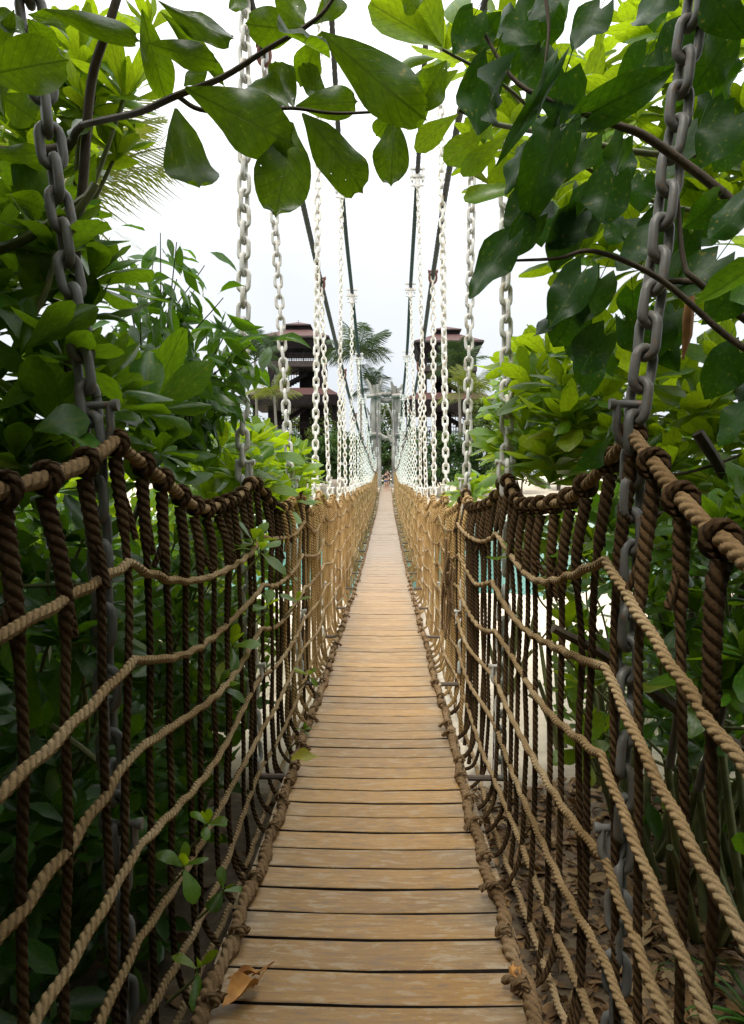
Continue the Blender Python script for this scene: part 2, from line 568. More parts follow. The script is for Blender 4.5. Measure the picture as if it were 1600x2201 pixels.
def sand_mat():
    m, nt, ns, ls, b = new_mat('beach_sand')
    vec = mapped(ns, ls, (1, 1, 1))
    f = noise(ns, ls, vec, 1.2, 6)
    c = ramp(ns, ls, f, [(.3, (.52, .44, .32)), (.7, (.66, .58, .46))])
    sp = ns.new('ShaderNodeSeparateXYZ'); ls.new(vec, sp.inputs[0])
    # brown soil and humus near the bridge head, colour darkened for the shade there
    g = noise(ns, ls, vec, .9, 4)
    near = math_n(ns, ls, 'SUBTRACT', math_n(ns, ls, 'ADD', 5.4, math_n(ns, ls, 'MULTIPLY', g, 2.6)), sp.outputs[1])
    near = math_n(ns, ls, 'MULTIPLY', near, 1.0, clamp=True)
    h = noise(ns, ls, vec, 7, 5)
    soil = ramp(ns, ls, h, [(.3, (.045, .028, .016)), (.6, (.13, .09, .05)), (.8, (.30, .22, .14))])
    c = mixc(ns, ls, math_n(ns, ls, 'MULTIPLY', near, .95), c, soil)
    ls.new(c, b.inputs['Base Color'])
    b.inputs['Roughness'].default_value = .95
    bump(ns, ls, noise(ns, ls, vec, 9, 6), b, .5, .04)
    return m


M_SAND = sand_mat()


def water_mat():
    m, nt, ns, ls, b = new_mat('lagoon_water')
    vec = mapped(ns, ls, (1, .55, 1))
    f = noise(ns, ls, vec, .15, 3)
    ls.new(ramp(ns, ls, f, [(.3, (.035, .20, .165)), (.7, (.06, .27, .215))]), b.inputs['Base Color'])
    b.inputs['Roughness'].default_value = .12
    b.inputs['IOR'].default_value = 1.33
    bump(ns, ls, noise(ns, ls, vec, 2.6, 5), b, .5, .12)
    return m


M_WATER = water_mat()
M_ISLET = simple_mat('islet_soil', (.10, .08, .05), (.28, .22, .14), .8, .95)
M_ROCK = simple_mat('boulder_rock', (.12, .10, .075), (.27, .23, .18), 1.6, .85, .5, .06)
M_DRIFT = simple_mat('grey_driftwood', (.10, .092, .08), (.33, .31, .275), 2.2, .9, .7, .06, 7, stretch=(1, 1, .35))
M_TILE = simple_mat('red_brown_roof', (.055, .020, .016), (.085, .032, .026), 3, .7, .3, .02)
M_TIMBER = simple_mat('dark_timber', (.012, .009, .010), (.026, .020, .020), 3, .9, spec=.1)
M_TIMBER_L = simple_mat('grey_timber', (.05, .038, .036), (.085, .066, .062), 3, .9, spec=.1)
M_PTRUNK = simple_mat('palm_trunk', (.17, .145, .12), (.30, .265, .225), 5, .9, .6, .03, stretch=(1, 1, 4))
M_SKIN = simple_mat('skin', (.44, .25, .17), (.50, .30, .21), 4, .5, .05)
M_DENIM = simple_mat('denim', (.05, .07, .16), (.09, .12, .24), 30, .9)
M_BLACKTOP = simple_mat('black_top', (.01, .01, .012), (.02, .02, .024), 10, .8)
M_WHITE = simple_mat('white_cloth', (.7, .7, .7), (.78, .78, .78), 10, .8)
M_HAIR = simple_mat('dark_hair', (.012, .008, .006), (.03, .02, .015), 30, .5)

# ------------------------------------------------------------------ deck profile and hangers
DK = np.array([[-8, .05], [0, .02], [2.4, 0], [5, -.06], [10, -.12], [15, -.15], [20, -.10], [26, .04], [35, .18], [45, .36], [52, .73],
               [61, 1.28], [67, 1.55], [78, 1.9], [95, 2.1]])
_dk = catmull(np.column_stack([DK, np.zeros(len(DK))]), 10)


def deck(y):
    return np.interp(y, _dk[:, 0], _dk[:, 1])


HK = [2.5 + 2.6 * k for k in range(-1, 29)]     # hanger stations, HK[0] is behind the camera
NETX, CHX = .80, .885


def rail(y):
    """height of the tie points of the top rope"""
    return deck(y) + np.interp(y, [-1, 2.5, 5.1, 7.7, 12, 80], [1.86, 1.87, 1.83, 1.78, 1.74, 1.72])


def cable_curve(pts):
    return catmull(pts, 10)


def cab_l(px, py, d):
    return tuple(P(px, py, d))


low_left = [(-2.0, -8, 9.6), (-1.72, 2.5, 7.7), cab_l(568, 108, 7.7), cab_l(690, 605, 12.9), cab_l(738, 800, 18.1), cab_l(762, 893, 23.3),
            cab_l(777, 943, 28.5), cab_l(789, 975, 38), cab_l(797, 1000, 47), cab_l(804, 1013, 58), cab_l(811, 1003, 66), (-1.0, 76.5, 8.5), (-1.3, 90, 4.0)]
low_right = [(2.1, -8, 9.6), (1.62, 2.5, 7.7), cab_l(1020, 102, 7.7), cab_l(931, 590, 12.9), cab_l(903, 785, 18.1), cab_l(885, 880, 23.3),
             cab_l(874, 938, 28.5), cab_l(865, 972, 38), cab_l(859, 996, 47), cab_l(853, 1009, 58), cab_l(848, 1000, 66), (1.0, 76.5, 8.5), (1.3, 90, 4.0)]
up_left = [(-.8, -8, 18.0), (-.80, 5.1, 12.7), (-.82, 10.3, 10.35), cab_l(735, 395, 15.5), cab_l(757, 628, 20.7), cab_l(772, 765, 25.9),
           cab_l(781, 852, 31.1), cab_l(789, 897, 36.3), cab_l(795, 937, 44), cab_l(802, 977, 53), cab_l(806, 986, 61), cab_l(811, 970, 67), (-.75, 76.3, 10.4), (-.9, 90, 5.0)]
up_right = [(.8, -8, 18.0), (.74, 5.1, 12.7), (.74, 10.3, 10.35), cab_l(898, 370, 15.5), cab_l(883, 615, 20.7), cab_l(875, 760, 25.9),
            cab_l(867, 845, 31.1), cab_l(863, 893, 36.3), cab_l(860, 933, 44), cab_l(857, 974, 53), cab_l(855, 983, 61), cab_l(850, 968, 67), (.75, 76.3, 10.4), (.9, 90, 5.0)]
CABLES = {}
for side, lv, pts, rad in ((-1, 'low', low_left, .042), (1, 'low', low_right, .042), (-1, 'up', up_left, .05), (1, 'up', up_right, .05)):
    c = cable_curve(pts)
    CABLES[side, lv] = c
    mb = MB()
    p, s = resample(c, lambda y: .05 if y < 26 else .25)
    tube(mb, p, s, rad, 8, lobes=6, lay=.5, depth=.16)
    o = link_obj('main_cable', mb.mesh('main_cable', M_CABLE))
    tag(o, ('left' if side < 0 else 'right') + ' hand thick black cable, ' +
        ('upper one, carrying bolted white clamps' if lv == 'up' else 'lower one, carrying rusty shackles'), 'cable', 'black main cables of the bridge')


def cable_at(side, lv, y):
    c = CABLES[side, lv]
    return np.array([np.interp(y, c[:, 1], c[:, i]) for i in range(3)])


# ------------------------------------------------------------------ ground, water, islet
def ground_z(x, y):
    base = np.interp(y, [-40, 2, 5, 9, 16, 24, 40, 64, 74, 82, 100, 140, 400],
                     [-.80, -.80, -.80, -.76, -.74, -.95, -2.2, -1.6, -.45, .9, 2.6, 4, 4])
    side = np.interp(np.abs(x), [0, 12, 40, 90], [0, .1, .5, 1.5]) * np.interp(y, [0, 20, 30], [1, .4, 0])
    return base + side + .05 * np.sin(x * 1.3 + y * .7) * np.cos(y * 1.1 - x * .4) + .03 * np.sin(x * 3.1) * np.sin(y * 2.7)


def build_ground():
    ys = np.concatenate([np.arange(-40, 0, 4), np.arange(0, 14, .35), np.arange(14, 30, 1), np.arange(30, 110, 3), np.arange(110, 420, 30), [700, 1500]])
    xs = np.concatenate([[-1500, -600, -200], np.arange(-90, -12, 6), np.arange(-12, 12.01, .4), np.arange(18, 91, 6), [200, 600, 1500]])
    X, Y = np.meshgrid(xs, ys)
    Z = ground_z(X, Y)
    far = (Y > 115)
    Z = np.where(far & (np.abs(X) > 60), -3.0, Z)
    Z = np.where((np.abs(X) > 75) & (Y > 30), -3.0, Z)
    Z = np.where((Y > 200), -3.0, Z)
    v = np.stack([X, Y, Z], -1).reshape(-1, 3)
    nx = len(xs)
    i = np.arange(len(ys) - 1)[:, None] * nx + np.arange(nx - 1)[None, :]
    f = np.stack([i, i + 1, i + nx + 1, i + nx], -1).reshape(-1, 4)
    mb = MB(); mb.add(v, f)
    link_obj('ground', mb.mesh('ground', M_SAND), kind='structure')
    mb = MB()
    mb.add([(-1500, 14, -.78), (1500, 14, -.78), (1500, 2500, -.78), (-1500, 2500, -.78)], np.array([(0, 1, 2, 3)]))
    link_obj('water', mb.mesh('water', M_WATER), kind='structure')


build_ground()

# ------------------------------------------------------------------ walkway of planks
PITCH_Y = .187


def build_deck():
    root = thing('plank_walkway', (0, 2.4, 0), 'long sagging walkway of worn brown planks between the rope nets', 'walkway')
    variants = []
    for k in range(6):
        mb = MB()
        xs = np.linspace(-.555, .555, 7)
        gap = .006 + .004 * random.random()
        w = PITCH_Y / 2 - gap
        v = []
        for x in xs:
            sag = -.012 * (1 - (x / .555) ** 2) + random.uniform(-.0018, .0018)
            j0, j1 = random.uniform(-.0018, .0018), random.uniform(-.0018, .0018)
            v += [(x, -w + j0, sag - .07), (x, -w + j0, sag - .003), (x, -w + .004 + j0, sag), (x, w - .004 + j1, sag), (x, w + j1, sag - .003), (x, w + j1, sag - .07)]
        f = []
        for i in range(6):
            for j in range(5):
                a = i * 6 + j
                f.append((a, a + 1, a + 7, a + 6))
        f += [(5, 4, 3, 2, 1, 0), tuple(36 + j for j in range(6))]
        top = [q for n_, q in enumerate(f) if n_ < 30 and n_ % 5 in (1, 2, 3)]
        sidef = [q for n_, q in enumerate(f) if not (n_ < 30 and n_ % 5 in (1, 2, 3))]
        mb.add(v, top)
        mb.f += [np.array([q for q in sidef if len(q) == 4]), np.array([q for q in sidef if len(q) == 6])]
        mb.mi += [np.full(len(mb.f[-2]), 1), np.full(2, 1)]
        variants.append(mb.mesh('plank', [M_PLANK, M_EDGE], smooth=False))
    n = 0
    y = .45
    rest = MB()
    while y < 79:
        z = float(deck(y))
        sl = float(deck(y + .1) - deck(y - .1)) / .2
        rot = Matrix.Rotation(math.atan(sl), 4, 'X') @ Matrix.Rotation(random.gauss(0, .002), 4, 'Z')
        m = Matrix.Translation((random.gauss(0, .006), y, z + random.gauss(0, .0018))) @ rot
        me = variants[random.randrange(6)]
        if n < 300:
            link_obj('plank', me, root, m)
        else:
            vv = np.array([m @ q.co for q in me.vertices])
            rest.add(vv, [tuple(q.vertices) for q in me.polygons])
        n += 1
        y += PITCH_Y
    link_obj('far_planks', rest.mesh('far_planks', M_PLANK, False), root, kind='stuff')
    for s in (-1, 1):                                    # stringers below the planks
        mb = MB()
        ys = np.arange(-.5, 79.5, 1.0)
        for a, b in zip(ys[:-1], ys[1:]):
            mb.beam((s * .46, a, deck(a) - .15), (s * .46, b, deck(b) - .15), .08, .12)
        link_obj('stringer', mb.mesh('stringer', M_BEAM, False), root)
    for y in HK[1:]:
        mb = MB()
        pipe(mb, [(-.87, y, deck(y) - .24), (.87, y, deck(y) - .24)], .022, .022, 8)
        link_obj('cross_beam', mb.mesh('cross_beam', M_BEAM, False), root)


build_deck()


# ------------------------------------------------------------------ rope nets
def bay_sag(y, amp):
    """cusped sag between the hanger stations: 0 at stations, amp in mid bay"""
    h = np.array(HK)
    y = np.asarray(y, float)
    i = np.clip(np.searchsorted(h, y) - 1, 0, len(h) - 2)
    t = np.clip((y - h[i]) / (h[i + 1] - h[i]), 0, 1)
    return -amp * (4 * t * (1 - t)) * (1 + .22 * np.sin(i * 2.7 + amp * 90)), i


def step_h(y):
    return float(np.clip(.0042 * y, .0095, .16))


ORD = ['first', 'second', 'third', 'fourth', 'fifth', 'sixth', 'seventh', 'eighth', 'ninth', 'tenth', 'eleventh', 'twelfth', 'thirteenth']


def near_far_rope(mb, fn, y0, y1, r, lay, split=11.0, n=10):
    ys = np.concatenate([np.arange(y0, 14, .05), np.arange(14, y1, .2)])
    pts = fn(ys)
    a = pts[ys <= split + .01]
    p, s = resample(a, step_h)
    tube(mb, p, s, r * (1 + .05 * np.sin(s * 9.3 + r * 900) * np.sin(s * 2.3) + .04 * np.sin(s * 31)), n, lobes=3, lay=lay, depth=.26)
    b = pts[ys >= split - .06]
    p, s2 = resample(b, lambda y: .10 if y < 25 else .2)
    tube(mb, p, s2 + s[-1], r * .95, 7, lay=lay)


def near_drop(side, y):
    return -.31 * np.clip(2.5 - np.asarray(y, float), 0, 1.3) if side > 0 else 0.0 * np.asarray(y, float)


def top_path(side, y):
    sg, i = bay_sag(y, .215)
    z = rail(y) + np.where(np.asarray(y) < 2.5, sg * (.3 if side > 0 else 1.0), sg) + near_drop(side, y) + .012 * np.sin(y * 5.1 + side)
    x = side * (.865 - .02 * np.abs(sg) / .2 + .012 * np.sin(y * 2.3 + side * 2))
    return np.stack([x + 0 * y, y, z], -1)


def build_net(side):
    nm = 'left' if side < 0 else 'right'
    root = thing('rope_net', (side * NETX, 2.5, 0), f'brown rope net railing along the {nm} hand edge of the walkway', 'rope net', 'rope net railings of the bridge')
    # top rope
    mb = MB()
    near_far_rope(mb, lambda y: top_path(side, y), -.1, 75, .0235, .14, n=12)
    link_obj('top_rope', mb.mesh('top_rope', M_ROPE_T), root)
    rows = [(NETX, 1.45, .13), (NETX, 1.11, .115), (NETX, .785, .095), (NETX, .455, .08), (NETX, .13, .065), (NETX, -.19, .05), (NETX - .01, -.48, .03)]
    for j, (x, z, amp) in enumerate(rows):
        ph = random.uniform(0, 6)

        def fn(y, x=x, z=z, amp=amp, ph=ph, j=j):
            sg, i = bay_sag(y, amp)
            zz = deck(y) + z * (1 + 0 * y) + sg + near_drop(side, y) * (.82 if z > .3 else .3) + .012 * np.sin(y * 3.1 + ph) + .0065 * np.sin(y * 24.6 + ph) * np.sin(y * 1.7 + 2 * ph)
            xx = x + .014 * np.sin(y * 1.7 + ph * 2) + .003 * np.sin(y * 25.1 + ph)
            return np.stack([side * xx, y, zz], -1)
        mb = MB()
        near_far_rope(mb, fn, .6, 74, .0168, .098)
        link_obj('cross_rope', mb.mesh('cross_rope', M_ROPE), root)
    # thick lashed edge rope lying on the planks
    mb = MB()
    ys = np.concatenate([np.arange(.6, 12, .02), np.arange(12, 74, .12)])
    ph = random.uniform(0, 6)
    xx = .515 + .012 * np.sin(ys * 2.1 + ph) + .008 * np.sin(ys * 11)
    pts = np.stack([side * xx, ys, deck(ys) + .018 + .006 * np.sin(ys * 9)], -1)
    k = ys <= 12
    p, s = resample(pts[k], step_h)
    lump = .027 * (1 + .28 * np.sin(s * 26 + ph) * np.sin(s * 7.1) + .12 * np.sin(s * 61))
    tube(mb, p, s, lump, 11, lobes=3, lay=.14, depth=.3)
    k = ys >= 11.9
    p, s = resample(pts[k], .12)
    tube(mb, p, s, .023 * (1 + .25 * np.sin(s * 26)), 6, lay=.14)
    # knots and frayed ends along the edge
    y = .8
    while y < 40:
        c = np.array([side * (.505 + random.uniform(-.01, .02)), y, deck(y) + .045])
        th = np.linspace(0, 2 * np.pi * 1.15, 9 if y < 10 else 6)
        ring = c + np.stack([np.cos(th) * .025, np.linspace(-.018, .018, len(th)), np.sin(th) * .025], -1)
        s = np.concatenate([[0], np.cumsum(np.linalg.norm(np.diff(ring, axis=0), axis=1))])
        tube(mb, ring, s, .0115, 6, lobes=3 if y < 9 else 0, lay=.07)
        if random.random() < .55 and y < 16:
            e = c + np.array([-side * random.uniform(.03, .07), random.uniform(-.06, .06), random.uniform(-.03, 0.005)])
            pp = np.array([c, (c + e) / 2 + [0, 0, .018], e])
            tube(mb, pp, np.array([0, .04, .08]), [.013, .012, .017], 6, lobes=3, lay=.06)
        y += random.uniform(.22, .55) if y < 12 else .6
    link_obj('edge_rope', mb.mesh('edge_rope', M_CURB), root)
    # upright ropes
    y = 1.0
    count = 0
    while y < 73 and count < 298:
        yy = y + random.gauss(0, .022)
        mb = MB()
        dz = float(deck(yy))
        tp = top_path(side, np.array([yy]))[0]
        jit = random.gauss(0, .008)
        lean = random.gauss(0, .03)
        near = yy < 12
        keyp = [(tp[0] + side * .004, yy, tp[2] - .05)]
        zs = [1.42, 1.07, .73, .40, .10, -.20, -.36, -.47, -.50]
        o_ = NETX + .024
        xs_ = [o_, o_, o_, o_, o_, o_ - .006, o_ - .03, o_ - .10, o_ - .22]
        if random.random() < .3:
            zs, xs_ = zs[:6] + [-.45, -.62], xs_[:6] + [o_ - .02, o_ - .03]
        for q, (z, x) in enumerate(zip(zs, xs_)):
            if z + dz < tp[2] - .12:
                keyp.append((side * (x + jit + random.gauss(0, .006)), yy + lean * (1.4 - z) + random.gauss(0, .006), dz + z))
        st = .0115 if yy < 7 else (.02 if yy < 12 else (.11 if yy < 26 else .22))
        p = catmull(keyp, 6 if near else 3)
        p, s = resample(p, st)
        dist_top = tp[2] - p[:, 2]
        spl = .30 + random.uniform(-.05, .09)
        r = np.where(dist_top < spl, .0275 - .005 * (dist_top / spl), .0145 if yy < 6 else .0195)
        r = np.where(np.abs(dist_top - spl) < .04, .0225, r)
        r = np.convolve(np.pad(r, 2, mode='edge'), np.ones(5) / 5, 'valid') if near else r
        tube(mb, p, s, r, 9 if near else 5, lobes=3 if near else 0, lay=.10, depth=.3)
        # eye of the splice round the top rope
        k = 12 if near else 6
        th = np.linspace(-.5 * np.pi, 1.62 * np.pi, k)
        ring = np.stack([tp[0] + np.cos(th) * .037, yy + np.linspace(-.014, .02, k), tp[2] + np.sin(th) * .037], -1)
        sr = np.concatenate([[0], np.cumsum(np.linalg.norm(np.diff(ring, axis=0), axis=1))])
        if near:
            ring, sr = resample(ring, .012)
        tube(mb, ring, sr, .0175, 8 if near else 4, lobes=3 if near else 0, lay=.10, depth=.3)
        # loose tail of the splice
        if yy < 30:
            zt = tp[2] - spl + .03
            xt = np.interp(-zt, -p[:, 2], p[:, 0])
            yt = np.interp(-zt, -p[:, 2], p[:, 1])
            sy = random.choice((-1, 1)) * random.uniform(.02, .07)
            sx = random.uniform(-.05, .05)
            tl = np.array([(xt, yt, zt + .07), (xt + sx * .5, yt + sy * .5, zt), (xt + sx, yt + sy, zt - random.uniform(.04, .11))])
            if near:
                tl, stl = resample(tl, .014)
            else:
                stl = np.array([0, .05, .1])
            tube(mb, tl, stl, .0125, 7 if near else 4, lobes=3 if near else 0, lay=.08, depth=.3)
        link_obj('upright_rope', mb.mesh('upright_rope', M_ROPE_SHADE if yy < 5.0 + random.uniform(0, 4) else M_ROPE_V), root)
        count += 1
        y += .25
    # torn, hanging bundle of net on the right near the third hanger
    if side > 0:
        mb = MB()
        for q in range(14):
            x0 = side * (.76 + random.uniform(-.04, .05)); y0 = 8.3 + random.gauss(0, .10)
            z0 = random.uniform(.6, 1.15)
            pts = [(x0, y0, z0), (x0 - .02 + random.gauss(0, .03), y0 + random.gauss(0, .05), z0 - .25), (x0 - .06 * random.random(), y0 + random.gauss(0, .08), max(.03, z0 - random.uniform(.35, .8)))]
            pipe(mb, pts, .018, .009, 5)
        link_obj('frayed_tangle', mb.mesh('frayed_tangle', M_CURB), root)


build_net(-1)
build_net(1)


# ------------------------------------------------------------------ chains
def link_template(pitch, wire, width, nseg, nr):
    hw = width / 2 - wire
    hl = pitch / 2 + wire - hw
    pts = []
    half = nseg // 2
    for i in range(half + 1):
        a = math.pi * i / half
        pts.append((hw * math.cos(a), hl + hw * math.sin(a)))
    for i in range(half + 1):
        a = math.pi + math.pi * i / half
        pts.append((hw * math.cos(a), -hl + hw * math.sin(a)))
    pts = np.array(pts)
    m = len(pts)
    nxt = np.roll(pts, -1, 0); prv = np.roll(pts, 1, 0)
    t = nxt - prv
    t /= np.linalg.norm(t, axis=1, keepdims=True)
    nrm = np.stack([t[:, 1], -t[:, 0]], 1)
    th = np.linspace(0, 2 * np.pi, nr, endpoint=False)
    v = np.zeros((m, nr, 3))
    v[..., 0] = pts[:, None, 0] + nrm[:, None, 0] * np.cos(th) * wire
    v[..., 1] = np.sin(th) * wire
    v[..., 2] = pts[:, None, 1] + nrm[:, None, 1] * np.cos(th) * wire
    i = np.arange(m)[:, None] * nr
    j = np.arange(nr)[None, :]
    i2 = (np.arange(m)[:, None] + 1) % m * nr
    f = np.stack([i + j, i2 + j, i2 + (j + 1) % nr, i + (j + 1) % nr], -1).reshape(-1, 4)
    return v.reshape(-1, 3), f


LPITCH, LWIRE, LWID = .108, .0165, .102
LV_HI, LF_HI = link_template(LPITCH, LWIRE, LWID, 12, 8)
LV_LO, LF_LO = link_template(LPITCH, LWIRE, LWID, 6, 4)
mb = MB(); mb.add(LV_HI, LF_HI)
LINK_MESH = [mb.mesh('link', m) for m in (M_CHAIN_SHADE, M_CHAIN_MID, M_CHAIN_MID, M_CHAIN)]


def shackle(mb, c, side, size=.075, wire=.016, axis='y'):
    """bow shackle: horseshoe with a bolt across its open end"""
    c = np.array(c, float)
    th = np.linspace(-.12 * np.pi, 1.12 * np.pi, 11)
    u = np.array([0, 1.0, 0]) if axis == 'y' else np.array([1.0, 0, 0])
    arc = [c + u * math.cos(a) * size * .62 + np.array([0, 0, -1]) * math.sin(a) * size for a in th]
    arc = [arc[0] + np.array([0, 0, size * .7])] + arc + [arc[-1] + np.array([0, 0, size * .7])]
    s = np.arange(len(arc)) * .02
    tube(mb, np.array(arc), s, wire, 7)
    b0, b1 = np.array(arc[0]), np.array(arc[-1])
    d = (b1 - b0) / np.linalg.norm(b1 - b0)
    bb = np.array([b0 - d * .03, b0 - d * .014, b0, b1, b1 + d * .012, b1 + d * .026])
    tube(mb, bb, np.arange(6) * .02, [wire * 1.45, wire * 1.45, wire * .9, wire * .9, wire * 1.3, wire * 1.3], 7)


def build_chain(side, k):
    y = HK[k + 1]
    nm = 'left' if side < 0 else 'right'
    lv = 'low' if k % 2 == 0 else 'up'
    if k > 22:
        lv = 'up' if k % 2 else 'low'
    top = cable_at(side, lv, y)
    z0 = float(deck(y)) - .20
    tie = np.array([side * CHX - (.045 if side < 0 else 0), y, float(rail(y)) + .02])
    bot = np.array([side * .84, y, z0])
    big = k <= 3
    if k < 12:
        end = 'shackled to the lower cable' if lv == 'low' else 'clamped to the upper cable'
        lab = f'{ORD[k]} {"shade-darkened grey" if k == 0 else "white"} chain from the camera on the {nm}, {end}'
    else:
        lab = f'thin far white chain in the dense distant row on the {nm}'
    root = thing('hanger_chain', tuple(tie), lab, 'chain', 'white hanger chains of the bridge')
    path = np.array([bot, tie, top])
    total = np.linalg.norm(tie - bot) + np.linalg.norm(top - tie)
    p, s = resample(path, .02)
    n = int(total / LPITCH)
    spin = random.uniform(.3, 1.2)
    links = MB()
    twist = random.uniform(-.06, .06)
    for i in range(n + 1):
        q = min((i + .3) * LPITCH, total - .02)
        c = np.array([np.interp(q, s, p[:, j]) for j in range(3)])
        c2 = np.array([np.interp(min(q + .06, total), s, p[:, j]) for j in range(3)])
        c1 = np.array([np.interp(max(q - .06, 0), s, p[:, j]) for j in range(3)])
        t = Vector(c2 - c1).normalized()
        roll = spin + (i % 2) * math.pi / 2 + random.gauss(0, .10) + twist * i
        mat = Matrix.Translation(c) @ t.to_track_quat('Z', 'Y').to_matrix().to_4x4() @ Matrix.Rotation(random.gauss(0, .03), 4, 'X') @ Matrix.Rotation(roll, 4, 'Z')
        if big:
            link_obj('link', LINK_MESH[k], root, mat)
        else:
            M = np.array(mat)
            V, F = (LV_LO, LF_LO)
            links.add(V @ M[:3, :3].T + M[:3, 3], F)
    if not big:
        link_obj('links', links.mesh('links', M_CHAIN), root, kind='stuff')
    # shackle that ties the top rope to the chain
    mb = MB()
    shackle(mb, tie + np.array([-side * .018, 0, .02]), side, .068, .0145, 'x')
    link_obj('tie_shackle', mb.mesh('tie_shackle', (M_CHAIN_SHADE if k == 0 else M_CHAIN_MID) if k < 3 else M_CHAIN), root)
    if k < 4:
        mb = MB()
        shackle(mb, bot + (tie - bot) * .33 + np.array([-side * .03, 0, 0]), side, .06, .014, 'x')
        link_obj('lower_shackle', mb.mesh('lower_shackle', M_CHAIN_SHADE if k == 0 else M_CHAIN_MID), root)
    mb = MB()
    if lv == 'low':
        shackle(mb, top + np.array([0, 0, -.05]), side, .10, .02, 'x')
        link_obj('cable_shackle', mb.mesh('cable_shackle', M_RUST), root)
    else:
        w = .15
        mb.box(top + [-w, -.06, -.11], top + [w, .06, -.06])
        mb.box(top + [-w, -.05, .055], top + [w, .05, .085])
        for sx in (-1, 1):
            for sy in (-.03, .03):
                b = top + np.array([sx * w * .72, sy, 0])
                tube(mb, np.array([b + [0, 0, .11], b + [0, 0, -.2]]), np.array([0, .3]), .016, 6)
                tube(mb, np.array([b + [0, 0, -.13], b + [0, 0, -.18]]), np.array([0, .05]), .03, 6)
        mb.box(top + [-.05, -.04, -.30], top + [.05, .04, -.11])
        tube(mb, np.array([top + [-.13, 0, -.27], top + [.13, 0, -.27]]), np.array([0, .2]), .022, 6)
        link_obj('cable_clamp', mb.mesh('cable_clamp', M_CLAMP, False), root)


for side in (-1, 1):
    for k in range(28):
        build_chain(side, k)


# ------------------------------------------------------------------ leaves
def leaf_template(kind, variant, rows=6):
    if kind in ('almond', 'heart'):
        rows = 12
    rg = random.Random(kind + str(variant))
    t = np.linspace(0, 1, rows + 1)
    if rows > 8:
        t = 1 - (1 - t) ** 1.5
    lobe = 0
    pet = 0
    if kind == 'obovate':
        w = np.sin(np.pi * np.clip(t, 0, .985) ** 1.7) ** .62
        w[0] = .06
        fold, curl, curve, wav = rg.uniform(.05, .3), rg.uniform(.0, .55), rg.uniform(-.5, .9), .05
    elif kind == 'almond':
        w = np.sin(np.pi * np.clip(t, 0, .994) ** 1.5) ** .64
        w[0] = .05
        fold, curl, curve, wav = rg.uniform(.05, .5), rg.uniform(-.1, .45), rg.uniform(-.4, .9), .16
    elif kind == 'heart':
        w = t ** .42 * np.clip(1 - t, .002, 1) ** .95
        w = w / w.max(); w[0] = .42
        lobe = .26
        pet = .45
        fold, curl, curve, wav = rg.uniform(.0, .6), rg.uniform(-.1, .4), rg.uniform(-.3, .9), .2
    else:
        w = np.sin(np.pi * np.clip(t, 0, .995) ** .85) ** 1.1
        w[0] = .05
        pet = .12
        fold, curl, curve, wav = rg.uniform(.1, .4), rg.uniform(-.1, .3), rg.uniform(-.2, .9), .06
    ph = rg.uniform(0, 6)
    ang = -curve * t ** 1.5
    dy, dz = np.cos(ang), np.sin(ang)
    yy = np.concatenate([[0], np.cumsum((dy[1:] + dy[:-1]) / 2 * np.diff(t))])
    zz = np.concatenate([[0], np.cumsum((dz[1:] + dz[:-1]) / 2 * np.diff(t))])
    us = np.array([-1, -.55, 0, .55, 1])
    v, uv = [], []
    asym = rg.uniform(-.06, .06)
    for i in range(rows + 1):
        for u in us:
            ragged = 1 if kind in ('almond', 'heart') else 1 + rg.uniform(-.05, .05) * abs(u)
            x = .5 * w[i] * u * ragged + asym * math.sin(math.pi * t[i])
            z = zz[i] + fold * abs(u) * w[i] * .35 - curl * u * u * w[i] * .35 + wav * u * u * math.sin(t[i] * 9 + ph + u) * w[i] * .6
            y = yy[i] - lobe * abs(u) * (1 - t[i]) ** 5 + (.05 * abs(u) * -1 if kind == 'almond' and i >= rows - 1 else 0)
            v.append((x, y, z)); uv.append((.5 + .5 * u * w[i], t[i]))
    f = [(i * 5 + j, i * 5 + j + 1, i * 5 + j + 6, i * 5 + j + 5) for i in range(rows) for j in range(4)]
    if pet:
        b = len(v)
        v += [(-.012, -pet, -pet * .25), (.012, -pet, -pet * .25), (.012, .02, .004), (-.012, .02, .004)]
        uv += [(.5, 0)] * 4
        f.append((b, b + 1, b + 2, b + 3))
    return np.array(v), f, np.array(uv)


LEAF = {}
LEAF_RAW = {}


def leaf_meshes(kind, mat, rows=6, nvar=7, tagname=''):
    key = kind + mat.name
    if key in LEAF:
        return LEAF[key]
    LEAF[key] = []
    LEAF_RAW[key] = []
    for i in range(nvar):
        v, f, uv = leaf_template(kind, i, rows)
        mb = MB(); mb.add(v, f, uv)
        LEAF[key].append(mb.mesh('leaf', mat))
        LEAF_RAW[key].append((v, np.array([q for q in f if len(q) == 4]), uv))
    return LEAF[key]


def leaf_matrix(base, direction, normal, length, width):
    y = Vector(direction).normalized()
    n = Vector(normal)
    x = y.cross(n)
    if x.length < 1e-4:
        x = y.cross(Vector((1, .3, .2)))
    x.normalize()
    z = x.cross(y)
    m = Matrix((x, y, z)).transposed().to_4x4()
    return Matrix.Translation(base) @ m @ Matrix.Diagonal((width, length, length, 1))


